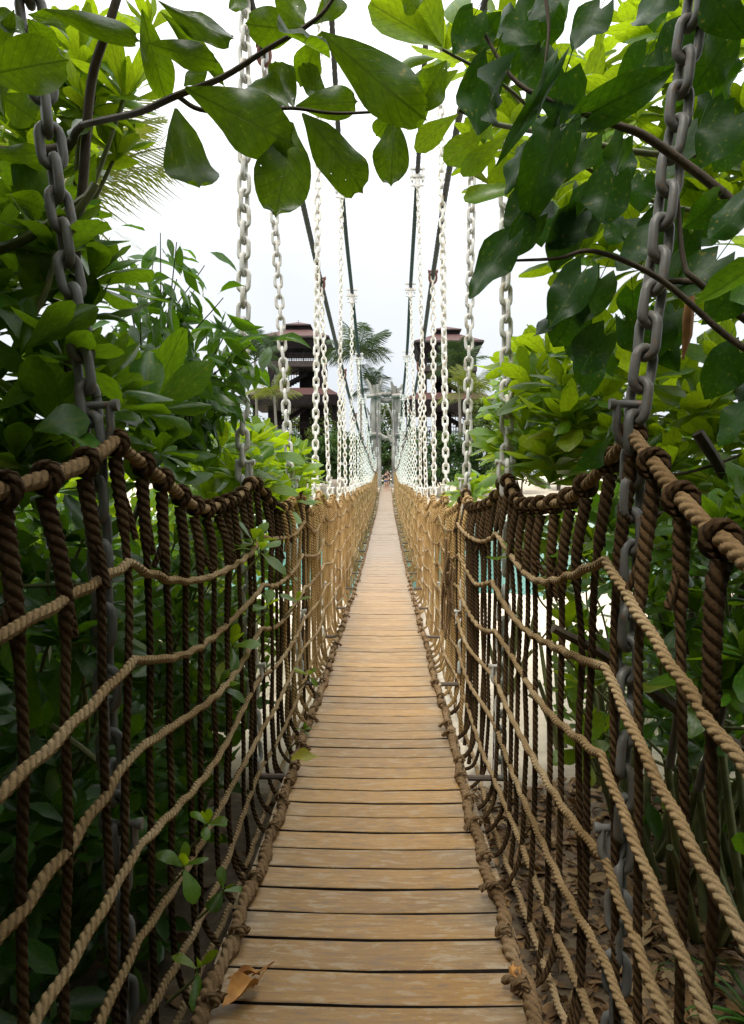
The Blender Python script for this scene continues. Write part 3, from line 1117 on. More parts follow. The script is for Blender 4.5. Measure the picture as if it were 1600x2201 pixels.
def leaf_cloud(mb, c, nrm, size):
    """vectorised small six-point leaves at centres c with normals nrm"""
    n = len(c)
    nrm = nrm / np.maximum(np.linalg.norm(nrm, axis=1, keepdims=True), 1e-6)
    r = RNG.normal(size=(n, 3))
    x = np.cross(nrm, r); x /= np.maximum(np.linalg.norm(x, axis=1, keepdims=True), 1e-6)
    y = np.cross(nrm, x)
    s = size * RNG.uniform(.7, 1.3, n)
    tp = np.array([(0, -.5, 0), (.24, -.12, .06), (.2, .24, .05), (0, .55, -.04), (-.2, .24, .05), (-.24, -.12, .06)])
    v = c[:, None, :] + s[:, None, None] * (tp[None, :, 0, None] * x[:, None] + tp[None, :, 1, None] * y[:, None] + tp[None, :, 2, None] * nrm[:, None])
    base = np.arange(n)[:, None] * 6
    f = np.concatenate([base + np.array([0, 1, 2, 3]), base + np.array([0, 3, 4, 5])])
    uv = np.tile(np.array([(.5, 0), (.9, .35), (.85, .75), (.5, 1), (.15, .75), (.1, .35)]), (n, 1))
    mb.add(v.reshape(-1, 3), f, uv)


class Plant:
    """a plant: an Empty with stems, single leaves (up to 300 parts) and the remaining foliage in one mesh"""
    def __init__(self, name, base, label, cat, kind, mat, group=None, cap=296):
        self.root = thing(name, tuple(base), label, cat, group)
        self.base = Vector(base)
        self.kind, self.mat = kind, mat
        self.meshes = leaf_meshes(kind, mat)
        self.leaves = []
        self.stems = []
        self.cap = cap

    def leaf(self, base, d, n, length, width, label=None, prio=0):
        self.leaves.append((prio, leaf_matrix(base, d, n, length, width), label))

    def hero(self, b, t, w, d, dt=0.0, tilt=.35, label=None):
        """leaf drawn from pixel b to pixel t, w pixels wide, d metres ahead"""
        B, T = P(b[0], b[1], d), P(t[0], t[1], d + dt)
        ax = T - B
        toc = (Vector((CAMX, 0, CAMZ)) - (B + T) / 2).normalized()
        n = (toc + Vector((random.gauss(0, tilt), random.gauss(0, tilt * .4), random.gauss(.15, tilt)))).normalized()
        if random.random() < .5:
            n = -n
        self.leaf(B, ax, n, ax.length, w * d / FPX * 1.08, label, 10)
        return B

    def branch(self, pts, r0, r1):
        sm = MB()
        pipe(sm, [tuple(q) for q in pts], r0, r1, 6)
        self.stems.append(sm)

    def rosette(self, c, axis, L, n, spread=1.0, wr=.42):
        c = Vector(c); a = Vector(axis).normalized()
        u = a.cross(Vector((.31, .9, .2))).normalized(); v = a.cross(u)
        ph = random.uniform(0, 6.28)
        for i in range(n):
            th = ph + i * 2.39996
            f = i / max(1, n - 1)
            el = R(78) - R(72) * f * spread + random.gauss(0, .12)
            rad = u * math.cos(th) + v * math.sin(th)
            d = a * math.sin(el) + rad * math.cos(el)
            nn = a * math.cos(el) - rad * math.sin(el)
            ln = L * random.uniform(.75, 1.12) * (.62 + .45 * f)
            self.leaf(c - a * (.10 * L * f), d + Vector((0, 0, random.gauss(-.06, .08))), nn + Vector((random.gauss(0, .18), random.gauss(0, .18), random.gauss(0, .18))), ln, ln * wr * random.uniform(.85, 1.15))

    def finish(self, stem_mat=None, stem_name='stem'):
        for sm in self.stems:
            link_obj(stem_name, sm.mesh(stem_name, stem_mat or M_STEM), self.root)
        cp = Vector((CAMX, 0, CAMZ))

        def key(q):
            t = q[1].translation
            sz = q[1].to_scale()[1]
            vis = 1.0
            if t.y < .3:
                vis = .01
            else:
                px = (t.x - CAMX) / t.y * FPX + 831
                py = 1050 - (t.z - CAMZ) / t.y * FPX
                if px < -150 or px > 1750 or py < -150 or py > 2350:
                    vis = .05
            return -(q[0] + vis * sz / max(.3, (t - cp).length))
        self.leaves.sort(key=key)
        for pr, m, lab in self.leaves[:self.cap]:
            o = link_obj('leaf', random.choice(self.meshes), self.root, m)
            if lab:
                o['label'] = lab
        rest = self.leaves[self.cap:]
        if rest:
            raw = LEAF_RAW[self.kind + self.mat.name]
            mb = MB()
            for pr, m, lab in rest:
                v, f, uv = random.choice(raw)
                M = np.array(m)
                mb.add(v @ M[:3, :3].T + M[:3, 3], f, uv)
            link_obj('foliage', mb.mesh('foliage', self.mat), self.root, kind='stuff')


def inside(poly, x, y):
    c = False
    j = len(poly) - 1
    for i in range(len(poly)):
        (xi, yi), (xj, yj) = poly[i], poly[j]
        if (yi > y) != (yj > y) and x < (xj - xi) * (y - yi) / (yj - yi) + xi:
            c = not c
        j = i
    return c


def sample_poly(poly, n, rg=random):
    xs = [q[0] for q in poly]; ys = [q[1] for q in poly]
    out = []
    while len(out) < n:
        x, y = rg.uniform(min(xs), max(xs)), rg.uniform(min(ys), max(ys))
        if inside(poly, x, y):
            out.append((x, y))
    return out


def clear_depth(px, z_guess=None, margin=.16):
    """smallest depth at which pixel column px lies outside the rope net"""
    if px > 831:
        return (NETX + margin - CAMX) * FPX / max(20, px - 831)
    return (NETX + margin + CAMX) * FPX / max(20, 831 - px)


def shade_canopy(pl, x0, x1, n):
    """unseen crown leaves above and behind the view, shaped to shade the bridge head"""
    c = np.stack([RNG.uniform(x0, x1, n), RNG.uniform(-7, 5.4, n), np.zeros(n)], 1)
    edge = np.abs(c[:, 0]) > .85
    c[edge, 1] = RNG.uniform(-7, 2.3, edge.sum())
    c[~edge, 1] = RNG.uniform(-7, -.6, (~edge).sum())
    low = np.where(c[:, 1] > 0, CAMZ + .74 * c[:, 1] + .8, 3.1)
    c[:, 2] = np.maximum(low, 3.1) + RNG.uniform(0, 1.6, n) ** 1.3
    mb = MB()
    leaf_cloud(mb, c, RNG.normal(size=(n, 3)) * .45 + np.array([0, 0, 1.0]), .27)
    link_obj('shade_canopy', mb.mesh('shade_canopy', pl.mat), pl.root, kind='stuff')


def px_of(p):
    r = CROT.transposed() @ (Vector(p) - Vector((CAMX, 0, CAMZ)))
    if r.z > -.05:
        return (-9999, -9999)
    return (800 + r.x / -r.z * FPX, 1100.5 - r.y / -r.z * FPX)


def thicket(x0, x1, y0, y1, z1, n, size, label, mat):
    """dense undergrowth of small branches and leaves standing well outside the net"""
    xm, ym = (x0 + x1) / 2, (y0 + y1) / 2
    gz = float(ground_z(xm, ym))
    root = thing('thicket', (xm, ym, gz), label, 'thicket', 'dense undergrowth beside the bridge head')
    cl = np.stack([RNG.uniform(x0, x1, 90), RNG.uniform(y0, y1, 90), RNG.uniform(gz, z1, 90)], 1)
    c = cl[RNG.integers(0, 90, n)] + RNG.normal(size=(n, 3)) * np.array([.26, .3, .26])
    keep = []
    for p in c:
        x, y = px_of(p)
        ok = abs(p[0]) > 1.02 and p[2] > gz
        if -100 < x < 1700 and y < 700:
            if x < 560 and (x > 150 or y < 100) and y < 640:
                ok = False
            if 560 <= x < 1180 or (x >= 1180 and y < 420):
                ok = False
        keep.append(ok)
    c = c[np.array(keep)]
    mb = MB()
    leaf_cloud(mb, c, RNG.normal(size=(len(c), 3)) * .7 + np.array([0, -.1, .8]), size)
    link_obj('foliage', mb.mesh('foliage', mat), root, kind='stuff')
    tb = MB()
    for i in range(26):
        a = cl[i]
        pipe(tb, [(a[0] * .95, a[1], gz - .1), (a[0] + random.gauss(0, .1), a[1] + random.gauss(0, .15), (gz + a[2]) / 2), tuple(a)], .014, .005, 5)
    link_obj('stem', tb.mesh('stem', M_BARK), root, kind='stuff')


# ---- overhanging sea almond branch (top left and middle)
def sea_almond():
    base = Vector((-2.3, .9, -.4))
    pl = Plant('sea_almond_tree', base, 'broad leaved tree at top left whose branch of big dark leaves overhangs the walkway', 'tree', 'almond', M_LEAF_A)
    D = 1.75
    pl.branch([base, (-2.25, 1.0, 1.2), (-2.0, 1.6, 2.4), P(60, 330, 2.75), P(178, 268, 2.6)], .06, .012)
    pl.branch([P(178, 268, 2.6), P(230, 256, 2.3), P(300, 240, 1.95), P(380, 205, D), P(480, 165, D), P(575, 105, D), P(650, 62, D)], .011, .005)
    pl.branch([P(380, 205, D), P(430, 235, D), P(520, 240, D), P(625, 232, D), P(720, 243, D), P(845, 238, D + .05)], .006, .003)
    pl.branch([P(650, 62, D), P(700, 20, D), P(760, -80, D)], .006, .004)
    pl.branch([P(150, 960, 3.0), P(150, 700, 2.9), P(178, 400, 2.8), P(196, 180, 2.7), P(235, 50, 2.6), P(275, -80, 2.6)], .021, .014)
    H = pl.hero
    for b, t, w, d, dt in [
        ((-40, 165), (148, 128), 108, 1.55, .02), ((95, 20), (305, 85), 48, 1.7, .05), ((305, 20), (362, 216), 60, 1.8, .05),
        ((340, 0), (517, 108), 52, 1.75, 0), ((345, 25), (490, 177), 42, 1.78, .05), ((318, 92), (450, 130), 52, 1.72, -.05),
        ((395, 185), (440, 135), 46, 1.78, 0), ((378, 232), (408, 455), 104, 1.72, 0), ((398, 188), (648, 318), 116, 1.7, -.03),
        ((628, 262), (592, 465), 110, 1.68, -.02), ((650, 243), (795, 397), 98, 1.74, 0), ((690, 68), (908, 255), 108, 1.66, -.03),
        ((655, 58), (527, 52), 74, 1.75, 0), ((650, 60), (640, 142), 112, 1.70, -.12), ((655, 52), (600, -20), 58, 1.78, .04), ((675, 52), (735, -30), 60, 1.78, .05),
        ((622, 232), (527, 165), 70, 1.77, .02), ((632, 230), (595, 145), 54, 1.8, .04), ((636, 228), (780, 212), 64, 1.78, 0),
        ((845, 245), (840, 400), 70, 1.78, 0), ((842, 245), (806, 296), 42, 1.8, .03), ((700, 235), (668, 150), 48, 1.84, .05), ((690, 70), (640, 190), 60, 1.86, .08),
        ((520, 235), (480, 262), 40, 1.8, 0), ((500, -20), (520, 25), 40, 1.8, 0), ((860, -25), (905, 22), 50, 1.8, 0), ((930, 180), (860, 275), 62, 1.86, .04),
        ((960, 130), (905, 235), 66, 1.84, 0)]:
        H(b, t, w, d, dt, .22)
    # more leaves at the left edge, dark, before and behind the first chain
    for b, t, w, d in [((-30, 330), (100, 330), 40, 2.6), ((10, 420), (115, 455), 55, 2.65), ((60, 440), (115, 620), 90, 2.7), ((20, 300), (125, 470), 95, 2.75), ((150, 300), (180, 230), 60, 2.7),
                       ((30, 20), (5, 130), 40, 2.0), ((-30, 30), (60, 60), 60, 2.0), ((60, 40), (115, 110), 55, 2.1), ((10, 250), (-20, 90), 60, 2.2), ((205, 330), (175, 420), 40, 2.8),
                       ((60, 30), (160, 60), 40, 2.2), ((0, 200), (80, 260), 70, 2.7), ((40, 560), (120, 640), 90, 2.8)]:
        H(b, t, w, d, .05, .4)
    # unseen crown over and behind the camera, put in for shade
    for i in range(1500):
        x = random.uniform(-4.2, -.9)
        y = random.uniform(-5, 2.6)
        z = random.uniform(3.0, 5.2)
        if y > .2 and z < CAMZ + .72 * y + .55:
            z = CAMZ + .72 * y + .55 + random.uniform(0, 1.2)
        th = random.uniform(0, 6.28)
        d = Vector((math.cos(th), math.sin(th), random.gauss(-.25, .3)))
        pl.leaf(Vector((x, y, z)), d, Vector((random.gauss(0, .4), random.gauss(0, .4), 1)), random.uniform(.2, .32), random.uniform(.11, .16))
    shade_canopy(pl, -6.5, .3, 9000)
    for i in range(9):
        e = (random.uniform(-3.8, 0), random.uniform(-4, 1), random.uniform(3.2, 4.8))
        pl.branch([(-2.2, 1.0, 1.2), ((-2.2 + e[0]) / 2, (1 + e[1]) / 2, 3.0), e], .03, .008)
    pl.finish(M_BARK, 'branch')


sea_almond()


def sea_hibiscus():
    base = Vector((2.5, 1.3, -.4))
    pl = Plant('sea_hibiscus_tree', base, 'heart leaved tree arching in from the top right, dark leaves around the near chain', 'tree', 'heart', M_LEAF_H)
    pl.branch([base, (2.35, 1.5, 1.2), (1.9, 1.9, 2.1), P(1640, 500, 2.1)], .07, .02)
    pl.branch([P(1700, 560, 2.2), P(1560, 420, 2.2), P(1400, 300, 2.15), P(1330, 270, 2.1), P(1260, 245, 2.05), P(1180, 215, 2.0), P(1100, 165, 2.0), P(1020, 35, 2.0)], .016, .004)
    pl.branch([P(1640, 770, 2.25), P(1560, 720, 2.25), P(1420, 600, 2.2), P(1280, 540, 2.1), P(1200, 555, 2.1), P(1100, 560, 2.1)], .012, .004)
    pl.branch([P(1170, -30, 2.0), P(1180, 60, 2.0), P(1172, 140, 2.0)], .006, .003)
    pl.branch([P(1640, 660, 2.6), P(1560, 635, 2.6), P(1480, 605, 2.6), P(1380, 610, 2.6)], .02, .008)
    pl.branch([P(1620, 700, 2.6), P(1500, 605, 2.5), P(1470, 560, 2.5), P(1455, 400, 2.5)], .014, .006)
    H = pl.hero
    for b, t, w, d, dt in [
        ((1052, 152), (1008, 312), 112, 1.95, -.02), ((1095, 150), (1008, 278), 62, 1.9, -.15), ((1018, 36), (972, 120), 82, 1.98, 0), ((1130, 45), (1085, 105), 112, 2.0, .02),
        ((1215, 158), (1188, 275), 134, 2.0, 0), ((1188, 148), (1100, 328), 46, 1.92, -.1), ((1275, 240), (1458, 145), 96, 1.9, -.12), ((1205, 285), (1130, 485), 122, 2.0, 0),
        ((1322, 380), (1288, 498), 116, 2.05, 0), ((1092, 520), (1010, 645), 88, 2.0, -.02), ((1250, 590), (1180, 702), 104, 2.05, 0), ((1400, 505), (1330, 600), 96, 2.6, 0),
        ((1540, 430), (1478, 492), 86, 2.1, 0), ((1300, 722), (1238, 812), 104, 2.1, 0), ((1345, 690), (1400, 780), 88, 2.7, 0), ((1605, 430), (1515, 535), 84, 2.0, 0), ((1605, 880), (1535, 952), 90, 2.2, 0),
        ((1308, 940), (1248, 1022), 62, 2.3, -.1), ((1260, 300), (1180, 400), 100, 2.08, 0), ((1150, 470), (1080, 560), 80, 2.06, 0), ((1390, 120), (1330, 230), 96, 2.7, 0), ((1480, 60), (1420, 160), 110, 2.7, 0),
        ((1560, 90), (1500, 210), 110, 2.6, 0), ((1580, 250), (1500, 350), 120, 2.5, 0), ((1500, 280), (1430, 400), 110, 2.7, 0), ((1340, 300), (1290, 390), 90, 2.15, 0), ((1240, 470), (1180, 580), 100, 2.15, 0),
        ((1440, 460), (1370, 570), 100, 2.8, 0), ((1540, 560), (1450, 660), 110, 2.6, 0), ((1290, 600), (1240, 700), 90, 2.2, 0), ((1200, 640), (1160, 740), 70, 2.2, 0), ((1590, 600), (1520, 700), 100, 2.4, 0),
        ((1270, 420), (1235, 520), 90, 2.2, 0), ((1120, 330), (1085, 420), 70, 2.15, 0), ((1290, 20), (1230, 110), 90, 2.3, 0), ((1180, -20), (1150, 70), 80, 2.2, 0), ((1420, -20), (1370, 80), 100, 2.9, 0),
        ((1030, 90), (1075, 30), 60, 2.1, 0), ((1540, 0), (1600, 90), 100, 2.4, 0), ((1400, 690), (1460, 800), 90, 2.9, 0), ((1590, 760), (1520, 860), 110, 2.5, 0)]:
        H(b, t, w * .82, d, dt, .55)
    poly = [(1060, -30), (1620, -40), (1620, 900), (1500, 800), (1400, 780), (1240, 760), (1170, 640), (1110, 430), (1080, 250)]
    for x, y in sample_poly(poly, 52):
        d = random.uniform(2.65, 3.3) if x > 1300 else random.uniform(2.1, 3.0)
        B = P(x, y, d)
        dr = Vector((random.gauss(-.25, .45), random.gauss(0, .35), -1))
        pl.leaf(B, dr, Vector((random.gauss(0, .5), -1, random.gauss(.45, .4))), random.uniform(.11, .16), random.uniform(.10, .15))
    for i in range(1500):
        x = random.uniform(.9, 4.4)
        y = random.uniform(-5, 2.8)
        z = random.uniform(2.9, 5.2)
        if y > .2 and z < CAMZ + .72 * y + .55:
            z = CAMZ + .72 * y + .55 + random.uniform(0, 1.2)
        th = random.uniform(0, 6.28)
        d = Vector((math.cos(th), math.sin(th), random.gauss(-.5, .4)))
        pl.leaf(Vector((x, y, z)), d, Vector((random.gauss(0, .4), random.gauss(0, .4), 1)), random.uniform(.16, .24), random.uniform(.15, .21))
    shade_canopy(pl, -.3, 6.5, 9000)
    for i in range(9):
        e = (random.uniform(0, 4), random.uniform(-4, 1.4), random.uniform(3.2, 4.8))
        pl.branch([(2.35, 1.5, 1.2), ((2.35 + e[0]) / 2, (1.5 + e[1]) / 2, 3.0), e], .03, .008)
    pl.finish(M_BARK, 'branch')


sea_hibiscus()


# ---- beach cabbage (scaevola) bushes on both sides
def bush(base, rosettes, label, L=(.19, .27), group='beach cabbage bushes beside the bridge', mat=None, nl=(9, 13), name='beach_cabbage_bush', heroes=(), ups=(), limbs=()):
    base = Vector(base)
    base.z = float(ground_z(base.x, base.y)) - .02
    pl = Plant(name, base, label, 'bush', 'obovate', mat or M_LEAF_S, group)
    mids = []
    for k in range(7):
        a = random.uniform(0, 6.28)
        mids.append(base + Vector((math.cos(a) * .35, math.sin(a) * .5, random.uniform(.5, 1.3))))
        pl.branch([base + Vector((math.cos(a) * .08, math.sin(a) * .08, 0)), base + Vector((math.cos(a) * .22, math.sin(a) * .3, .4)), mids[-1]], .03, .02)
    for c in rosettes:
        c = Vector(c)
        m = min(mids, key=lambda q: (q - c).length)
        out = (c - base)
        ax = Vector((out.x * .35 + random.gauss(0, .3), out.y * .25 + random.gauss(-.1, .3), abs(out.z) * .5 + .6))
        ax.normalize()
        if random.random() < .35 and (m - c).length < 1.25:
            pl.branch([m, (m + c) / 2 + Vector((random.gauss(0, .1), random.gauss(0, .1), -.1)), c - ax * .18, c], .010, .006)
        pl.rosette(c, ax, random.uniform(*L), random.randint(*nl), random.uniform(.8, 1.2))
    for b, t, w, d in heroes:
        pl.hero(b, t, w, d, .05, .3)
    for pts, r0, r1 in limbs:
        lm = MB()
        pipe(lm, [tuple(P(*q)) for q in pts], r0, r1, 6)
        link_obj('limb', lm.mesh('limb', M_STEM), pl.root)
    for x, y, d, L_, n_ in ups:
        pl.rosette(P(x, y, d), (random.gauss(0, .15), -.1, 1), L_, n_, .75, .30)
        pl.branch([P(150, 520, d), P((x + 165) / 2, (y + 430) / 2 + 40, d), P(x, y, d)], .012, .008)
    pl.finish(M_STEM)
    return pl


def scatter(poly, n, dmin, dmax, extra=0.0):
    out = []
    for x, y in sample_poly(poly, n):
        lo = max(dmin, clear_depth(x) + .12 + extra)
        out.append(P(x, y, random.uniform(lo, max(lo + .8, dmax))))
    return out


# left side
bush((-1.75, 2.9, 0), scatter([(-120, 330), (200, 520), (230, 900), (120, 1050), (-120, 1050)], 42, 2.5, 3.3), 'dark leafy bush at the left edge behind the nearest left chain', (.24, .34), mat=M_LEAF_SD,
     heroes=[((58, 745), (155, 642), 50, 2.36), ((68, 745), (214, 655), 54, 2.38), ((75, 925), (192, 885), 78, 2.36), ((-5, 880), (78, 815), 46, 2.4), ((62, 1000), (160, 1020), 60, 2.4), ((40, 730), (10, 600), 60, 2.45),
             ((45, 760), (60, 640), 46, 2.5), ((-20, 720), (50, 800), 44, 2.5), ((30, 1180), (5, 1290), 60, 2.4), ((70, 1420), (20, 1580), 90, 2.5), ((-10, 1330), (60, 1450), 70, 2.5)])
bush((-2.0, 4.3, 0), scatter([(-60, 60), (220, 60), (230, 260), (150, 420), (-60, 400)], 20, 3.2, 4.2), 'tall bush with upright pale green leaves at the upper left', (.26, .38), ups=[(268, 205, 3.3, .30, 15), (205, 190, 3.4, .26, 12), (250, 330, 3.5, .26, 12), (170, 120, 3.4, .28, 12), (320, 60, 3.5, .24, 10)])
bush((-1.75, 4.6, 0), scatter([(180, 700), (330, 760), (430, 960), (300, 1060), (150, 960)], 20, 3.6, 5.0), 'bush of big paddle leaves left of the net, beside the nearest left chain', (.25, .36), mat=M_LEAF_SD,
     heroes=[((312, 895), (330, 742), 74, 3.5), ((322, 885), (458, 778), 64, 3.5), ((322, 885), (455, 855), 34, 3.45), ((300, 905), (268, 720), 58, 3.55), ((305, 900), (245, 790), 50, 3.55), ((300, 910), (280, 1040), 50, 3.6),
             ((310, 905), (390, 700), 56, 3.7), ((318, 890), (420, 930), 44, 3.6)])
bush((-1.7, 6.4, 0), scatter([(430, 900), (560, 940), (600, 1090), (440, 1100)], 32, 5.2, 6.6), 'bright bush showing above the left rope between the first and second chain', (.28, .38))
bush((-1.6, 8.2, 0), scatter([(545, 950), (640, 960), (695, 1010), (640, 1090), (560, 1100)], 21, 7.2, 8.6), 'yellow green bush in front of the left boulders', (.34, .48))
bush((-1.75, 3.1, 0), scatter([(-60, 1060), (260, 1080), (330, 1500), (280, 2000), (-60, 2000)], 46, 2.5, 3.4), 'shaded bush low behind the near left net', (.18, .26), mat=M_LEAF_N)
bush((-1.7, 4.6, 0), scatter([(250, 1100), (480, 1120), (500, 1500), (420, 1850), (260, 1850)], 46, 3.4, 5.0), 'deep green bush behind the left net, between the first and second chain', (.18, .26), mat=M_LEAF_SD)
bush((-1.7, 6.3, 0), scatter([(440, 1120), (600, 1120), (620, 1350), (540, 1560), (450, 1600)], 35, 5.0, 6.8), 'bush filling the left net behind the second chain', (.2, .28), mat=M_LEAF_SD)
thicket(-4.6, -1.75, 2.6, 7.0, 2.5, 5200, .20, 'tall dense dark thicket at the far left behind the other bushes', M_LEAF_N)
thicket(-2.2, -1.25, 1.2, 6.2, 1.0, 3200, .17, 'dense low undergrowth close behind the near left net', M_LEAF_N)
thicket(-3.6, -1.2, -2.5, 2.5, 3.2, 4200, .20, 'mostly unseen thicket added on the left flank to shade the bridge head', M_LEAF_N)  # put in to darken the near left side
thicket(-6.0, -1.9, 7.0, 12, 1.8, 4200, .24, 'wide thicket on the sand beyond the left bushes', M_LEAF_S)

# right side
bush((1.75, 6.9, 0), scatter([(1085, 770), (1150, 740), (1190, 900), (1130, 1040), (1070, 930)], 35, 5.5, 8.5), 'sunlit bush of curled leaves right of the second right chain', (.30, .44))
bush((1.8, 5.0, 0), scatter([(1120, 740), (1290, 730), (1330, 960), (1230, 1060), (1110, 1040)], 42, 4.0, 5.6), 'bright yellow green bush in the middle right above the rope', (.28, .38))
bush((2.1, 4.2, 0), scatter([(1300, 760), (1640, 740), (1640, 1060), (1330, 1060)], 46, 3.0, 4.8), 'bush of pale leaves behind the nearest right chain', (.22, .32))
bush((2.4, 5.2, 0), scatter([(1090, 60), (1640, -40), (1640, 740), (1300, 740), (1130, 420)], 80, 3.6, 5.2), 'tall back lit yellow green bush behind the dark heart leaves at right', (.26, .38))
bush((1.8, 4.0, 0), [P(x, y, random.uniform(2.9, 3.9)) for x, y in sample_poly([(945, 90), (1180, 60), (1230, 420), (1100, 450), (1000, 330)], 17)], 'light green leaves hanging in the top middle right of the sky gap', (.17, .25),
     heroes=[((950, 100), (803, 18), 76, 2.4), ((952, 105), (920, -5), 62, 2.4), ((935, 125), (858, 118), 36, 2.42), ((985, 245), (880, 318), 52, 2.4), ((1042, 272), (953, 352), 60, 2.42), ((1096, 283), (983, 384), 44, 2.38), ((1122, 393), (1003, 452), 62, 2.38),
             ((1000, 70), (965, -20), 60, 2.45), ((985, 150), (890, 215), 56, 2.44), ((960, 190), (880, 165), 40, 2.44), ((1060, 300), (1020, 250), 50, 2.45), ((1090, 330), (1060, 420), 44, 2.43)],
     limbs=[([(1640, 330, 3.2), (1400, 330, 3.1), (1200, 290, 2.9), (1060, 265, 2.5), (985, 235, 2.4)], .016, .006), ([(1200, 290, 2.9), (1080, 180, 2.6), (950, 105, 2.4)], .008, .005), ([(1640, 480, 3.6), (1400, 430, 3.4), (1220, 330, 3.2), (1100, 200, 3.2)], .014, .006)])
bush((1.9, 3.3, 0), scatter([(1380, 1080), (1640, 1080), (1640, 1500), (1400, 1450)], 28, 2.5, 3.6), 'bush behind the near right net, beside the nearest chain', (.18, .26), mat=M_LEAF_SD)
bush((2.3, 4.4, 0), scatter([(1280, 1080), (1640, 1100), (1640, 1700), (1440, 1640), (1330, 1420)], 42, 3.6, 5.4), 'dim bush deep behind the near right net', (.18, .26), mat=M_LEAF_N)
bush((1.9, 6.0, 0), scatter([(1090, 1110), (1300, 1110), (1280, 1330), (1180, 1290)], 16, 4.6, 6.2), 'low open bush before the lagoon on the right', (.18, .26))
bush((1.85, 4.6, 0), scatter([(1190, 1330), (1330, 1350), (1330, 1640), (1220, 1620)], 16, 3.8, 5.0), 'small scrub of green leaves on the sand right of the net', (.16, .22))
bush((1.5, 9.0, 0), scatter([(985, 1030), (1040, 1030), (1060, 1130), (1000, 1120)], 9, 8.6, 10.4), 'single rosette plant by the third right chain', (.3, .4))
thicket(2.3, 5.0, 4.2, 9.0, 1.9, 3800, .20, 'dense dark thicket at the far right behind the other bushes', M_LEAF_N)
thicket(-3.5, 3.5, -6.5, -3.2, 4.6, 9000, .26, 'unseen foliage wall added behind the camera to shade the bridge head', M_LEAF_N)  # out of view, put in to block skylight from behind
thicket(1.2, 3.6, -2.5, 2.4, 3.2, 4200, .20, 'mostly unseen thicket added on the right flank to shade the bridge head', M_LEAF_N)  # added for shade on the near right side


# ---- narrow leaved shrub on the left
def narrow_shrub():
    base = Vector((-2.3, 5.1, -.45))
    pl = Plant('willowy_shrub', base, 'tall shrub with slim drooping leaves left of the second left chain', 'shrub', 'narrow', M_LEAF_N)
    tips = [P(x, y, random.uniform(4.0, 5.2)) for x, y in [(345, 500), (380, 520), (440, 570), (420, 620), (480, 640), (500, 690), (540, 740), (530, 800), (460, 700), (380, 600), (300, 620), (260, 560),
            (420, 780), (500, 860), (350, 700), (300, 780), (240, 700), (460, 930), (380, 880), (280, 900), (560, 770), (330, 560), (500, 760), (430, 850), (345, 830)]]
    hub = P(330, 1000, 5.2)
    pl.branch([base, base + Vector((.2, 0, .8)), hub], .03, .02)
    for t in tips:
        m = hub.lerp(t, .5) + Vector((random.gauss(0, .08), 0, random.gauss(.1, .06)))
        pts = [hub, m, t]
        pl.branch(pts, .009, .003)
        for i in range(22):
            f = .30 + .70 * i / 21
            c = hub.lerp(m, f * 2) if f < .5 else m.lerp(t, f * 2 - 1)
            c = c + Vector((random.gauss(0, .05), random.gauss(0, .05), random.gauss(0, .04)))
            d = Vector((random.gauss(.15, .6), random.gauss(-.1, .5), random.gauss(-.45, .5)))
            ln = random.uniform(.15, .26)
            pl.leaf(c, d, Vector((random.gauss(0, .5), random.gauss(-.6, .4), random.gauss(.7, .4))), ln, ln * random.uniform(.24, .34))
    pl.finish(M_BARK, 'stem')


narrow_shrub()


# ---- bare branches and a dry strip at right
def bare_branches():
    o = thing('bare_branch', P(1640, 1060, 3.0), 'dark leafless branches crossing behind the near right net', 'branch')
    mb = MB()
    for pts, r0, r1 in [([(1700, 1040), (1600, 1065), (1500, 1090), (1430, 1045)], .02, .012), ([(1500, 930), (1550, 1010), (1620, 1160)], .026, .02), ([(1330, 1090), (1450, 1110), (1620, 1130)], .017, .015),
                        ([(1190, 1350), (1300, 1410), (1420, 1500), (1560, 1590), (1680, 1640)], .02, .03), ([(1400, 1480), (1480, 1460), (1640, 1380)], .008, .006),
                        ([(1380, 1030), (1500, 1010), (1640, 960)], .008, .006), ([(1320, 1260), (1400, 1200), (1470, 1100)], .008, .006), ([(1500, 1700), (1560, 1500), (1600, 1250)], .02, .016), ([(1440, 1650), (1470, 1450), (1500, 1230)], .018, .012)]:
        pp = [tuple(P(x, y, 3.05 + (x - 1330) * .0004)) for x, y in pts]
        mb = MB()
        pipe(mb, pp, r0, r1, 6)
        link_obj('limb', mb.mesh('limb', M_BARK), o)
    mb = MB()
    pp = np.array([tuple(P(x, y, 2.75)) for x, y in [(1488, 610), (1480, 680), (1478, 720), (1468, 772)]])
    tube(mb, pp, np.arange(4) * .1, [.012, .02, .018, .004], 6)
    tag(link_obj('dry_bark_strip', mb.mesh('dry_bark_strip', M_DEAD)), 'brown dry strip hanging from a branch at the upper right', 'bark')
    o = thing('fallen_branch', P(110, 1260, 2.6), 'thin bare sticks tangled behind the near left net', 'branch')
    mb = MB()
    for pts, r0, r1 in [([(-40, 1262), (120, 1258), (230, 1255)], .009, .008), ([(110, 1560), (190, 1620), (270, 1690)], .012, .009), ([(170, 1480), (280, 1440), (330, 1420)], .006, .004), ([(130, 500), (190, 420), (205, 395)], .016, .016), ([(-30, 545), (60, 510), (190, 420)], .02, .014),
                        ([(60, 700), (100, 620), (120, 540)], .012, .01)]:
        mb = MB()
        pipe(mb, [tuple(P(x, y, 2.62)) for x, y in pts], r0, r1, 6)
        link_obj('stick', mb.mesh('stick', M_STEM), o)


bare_branches()


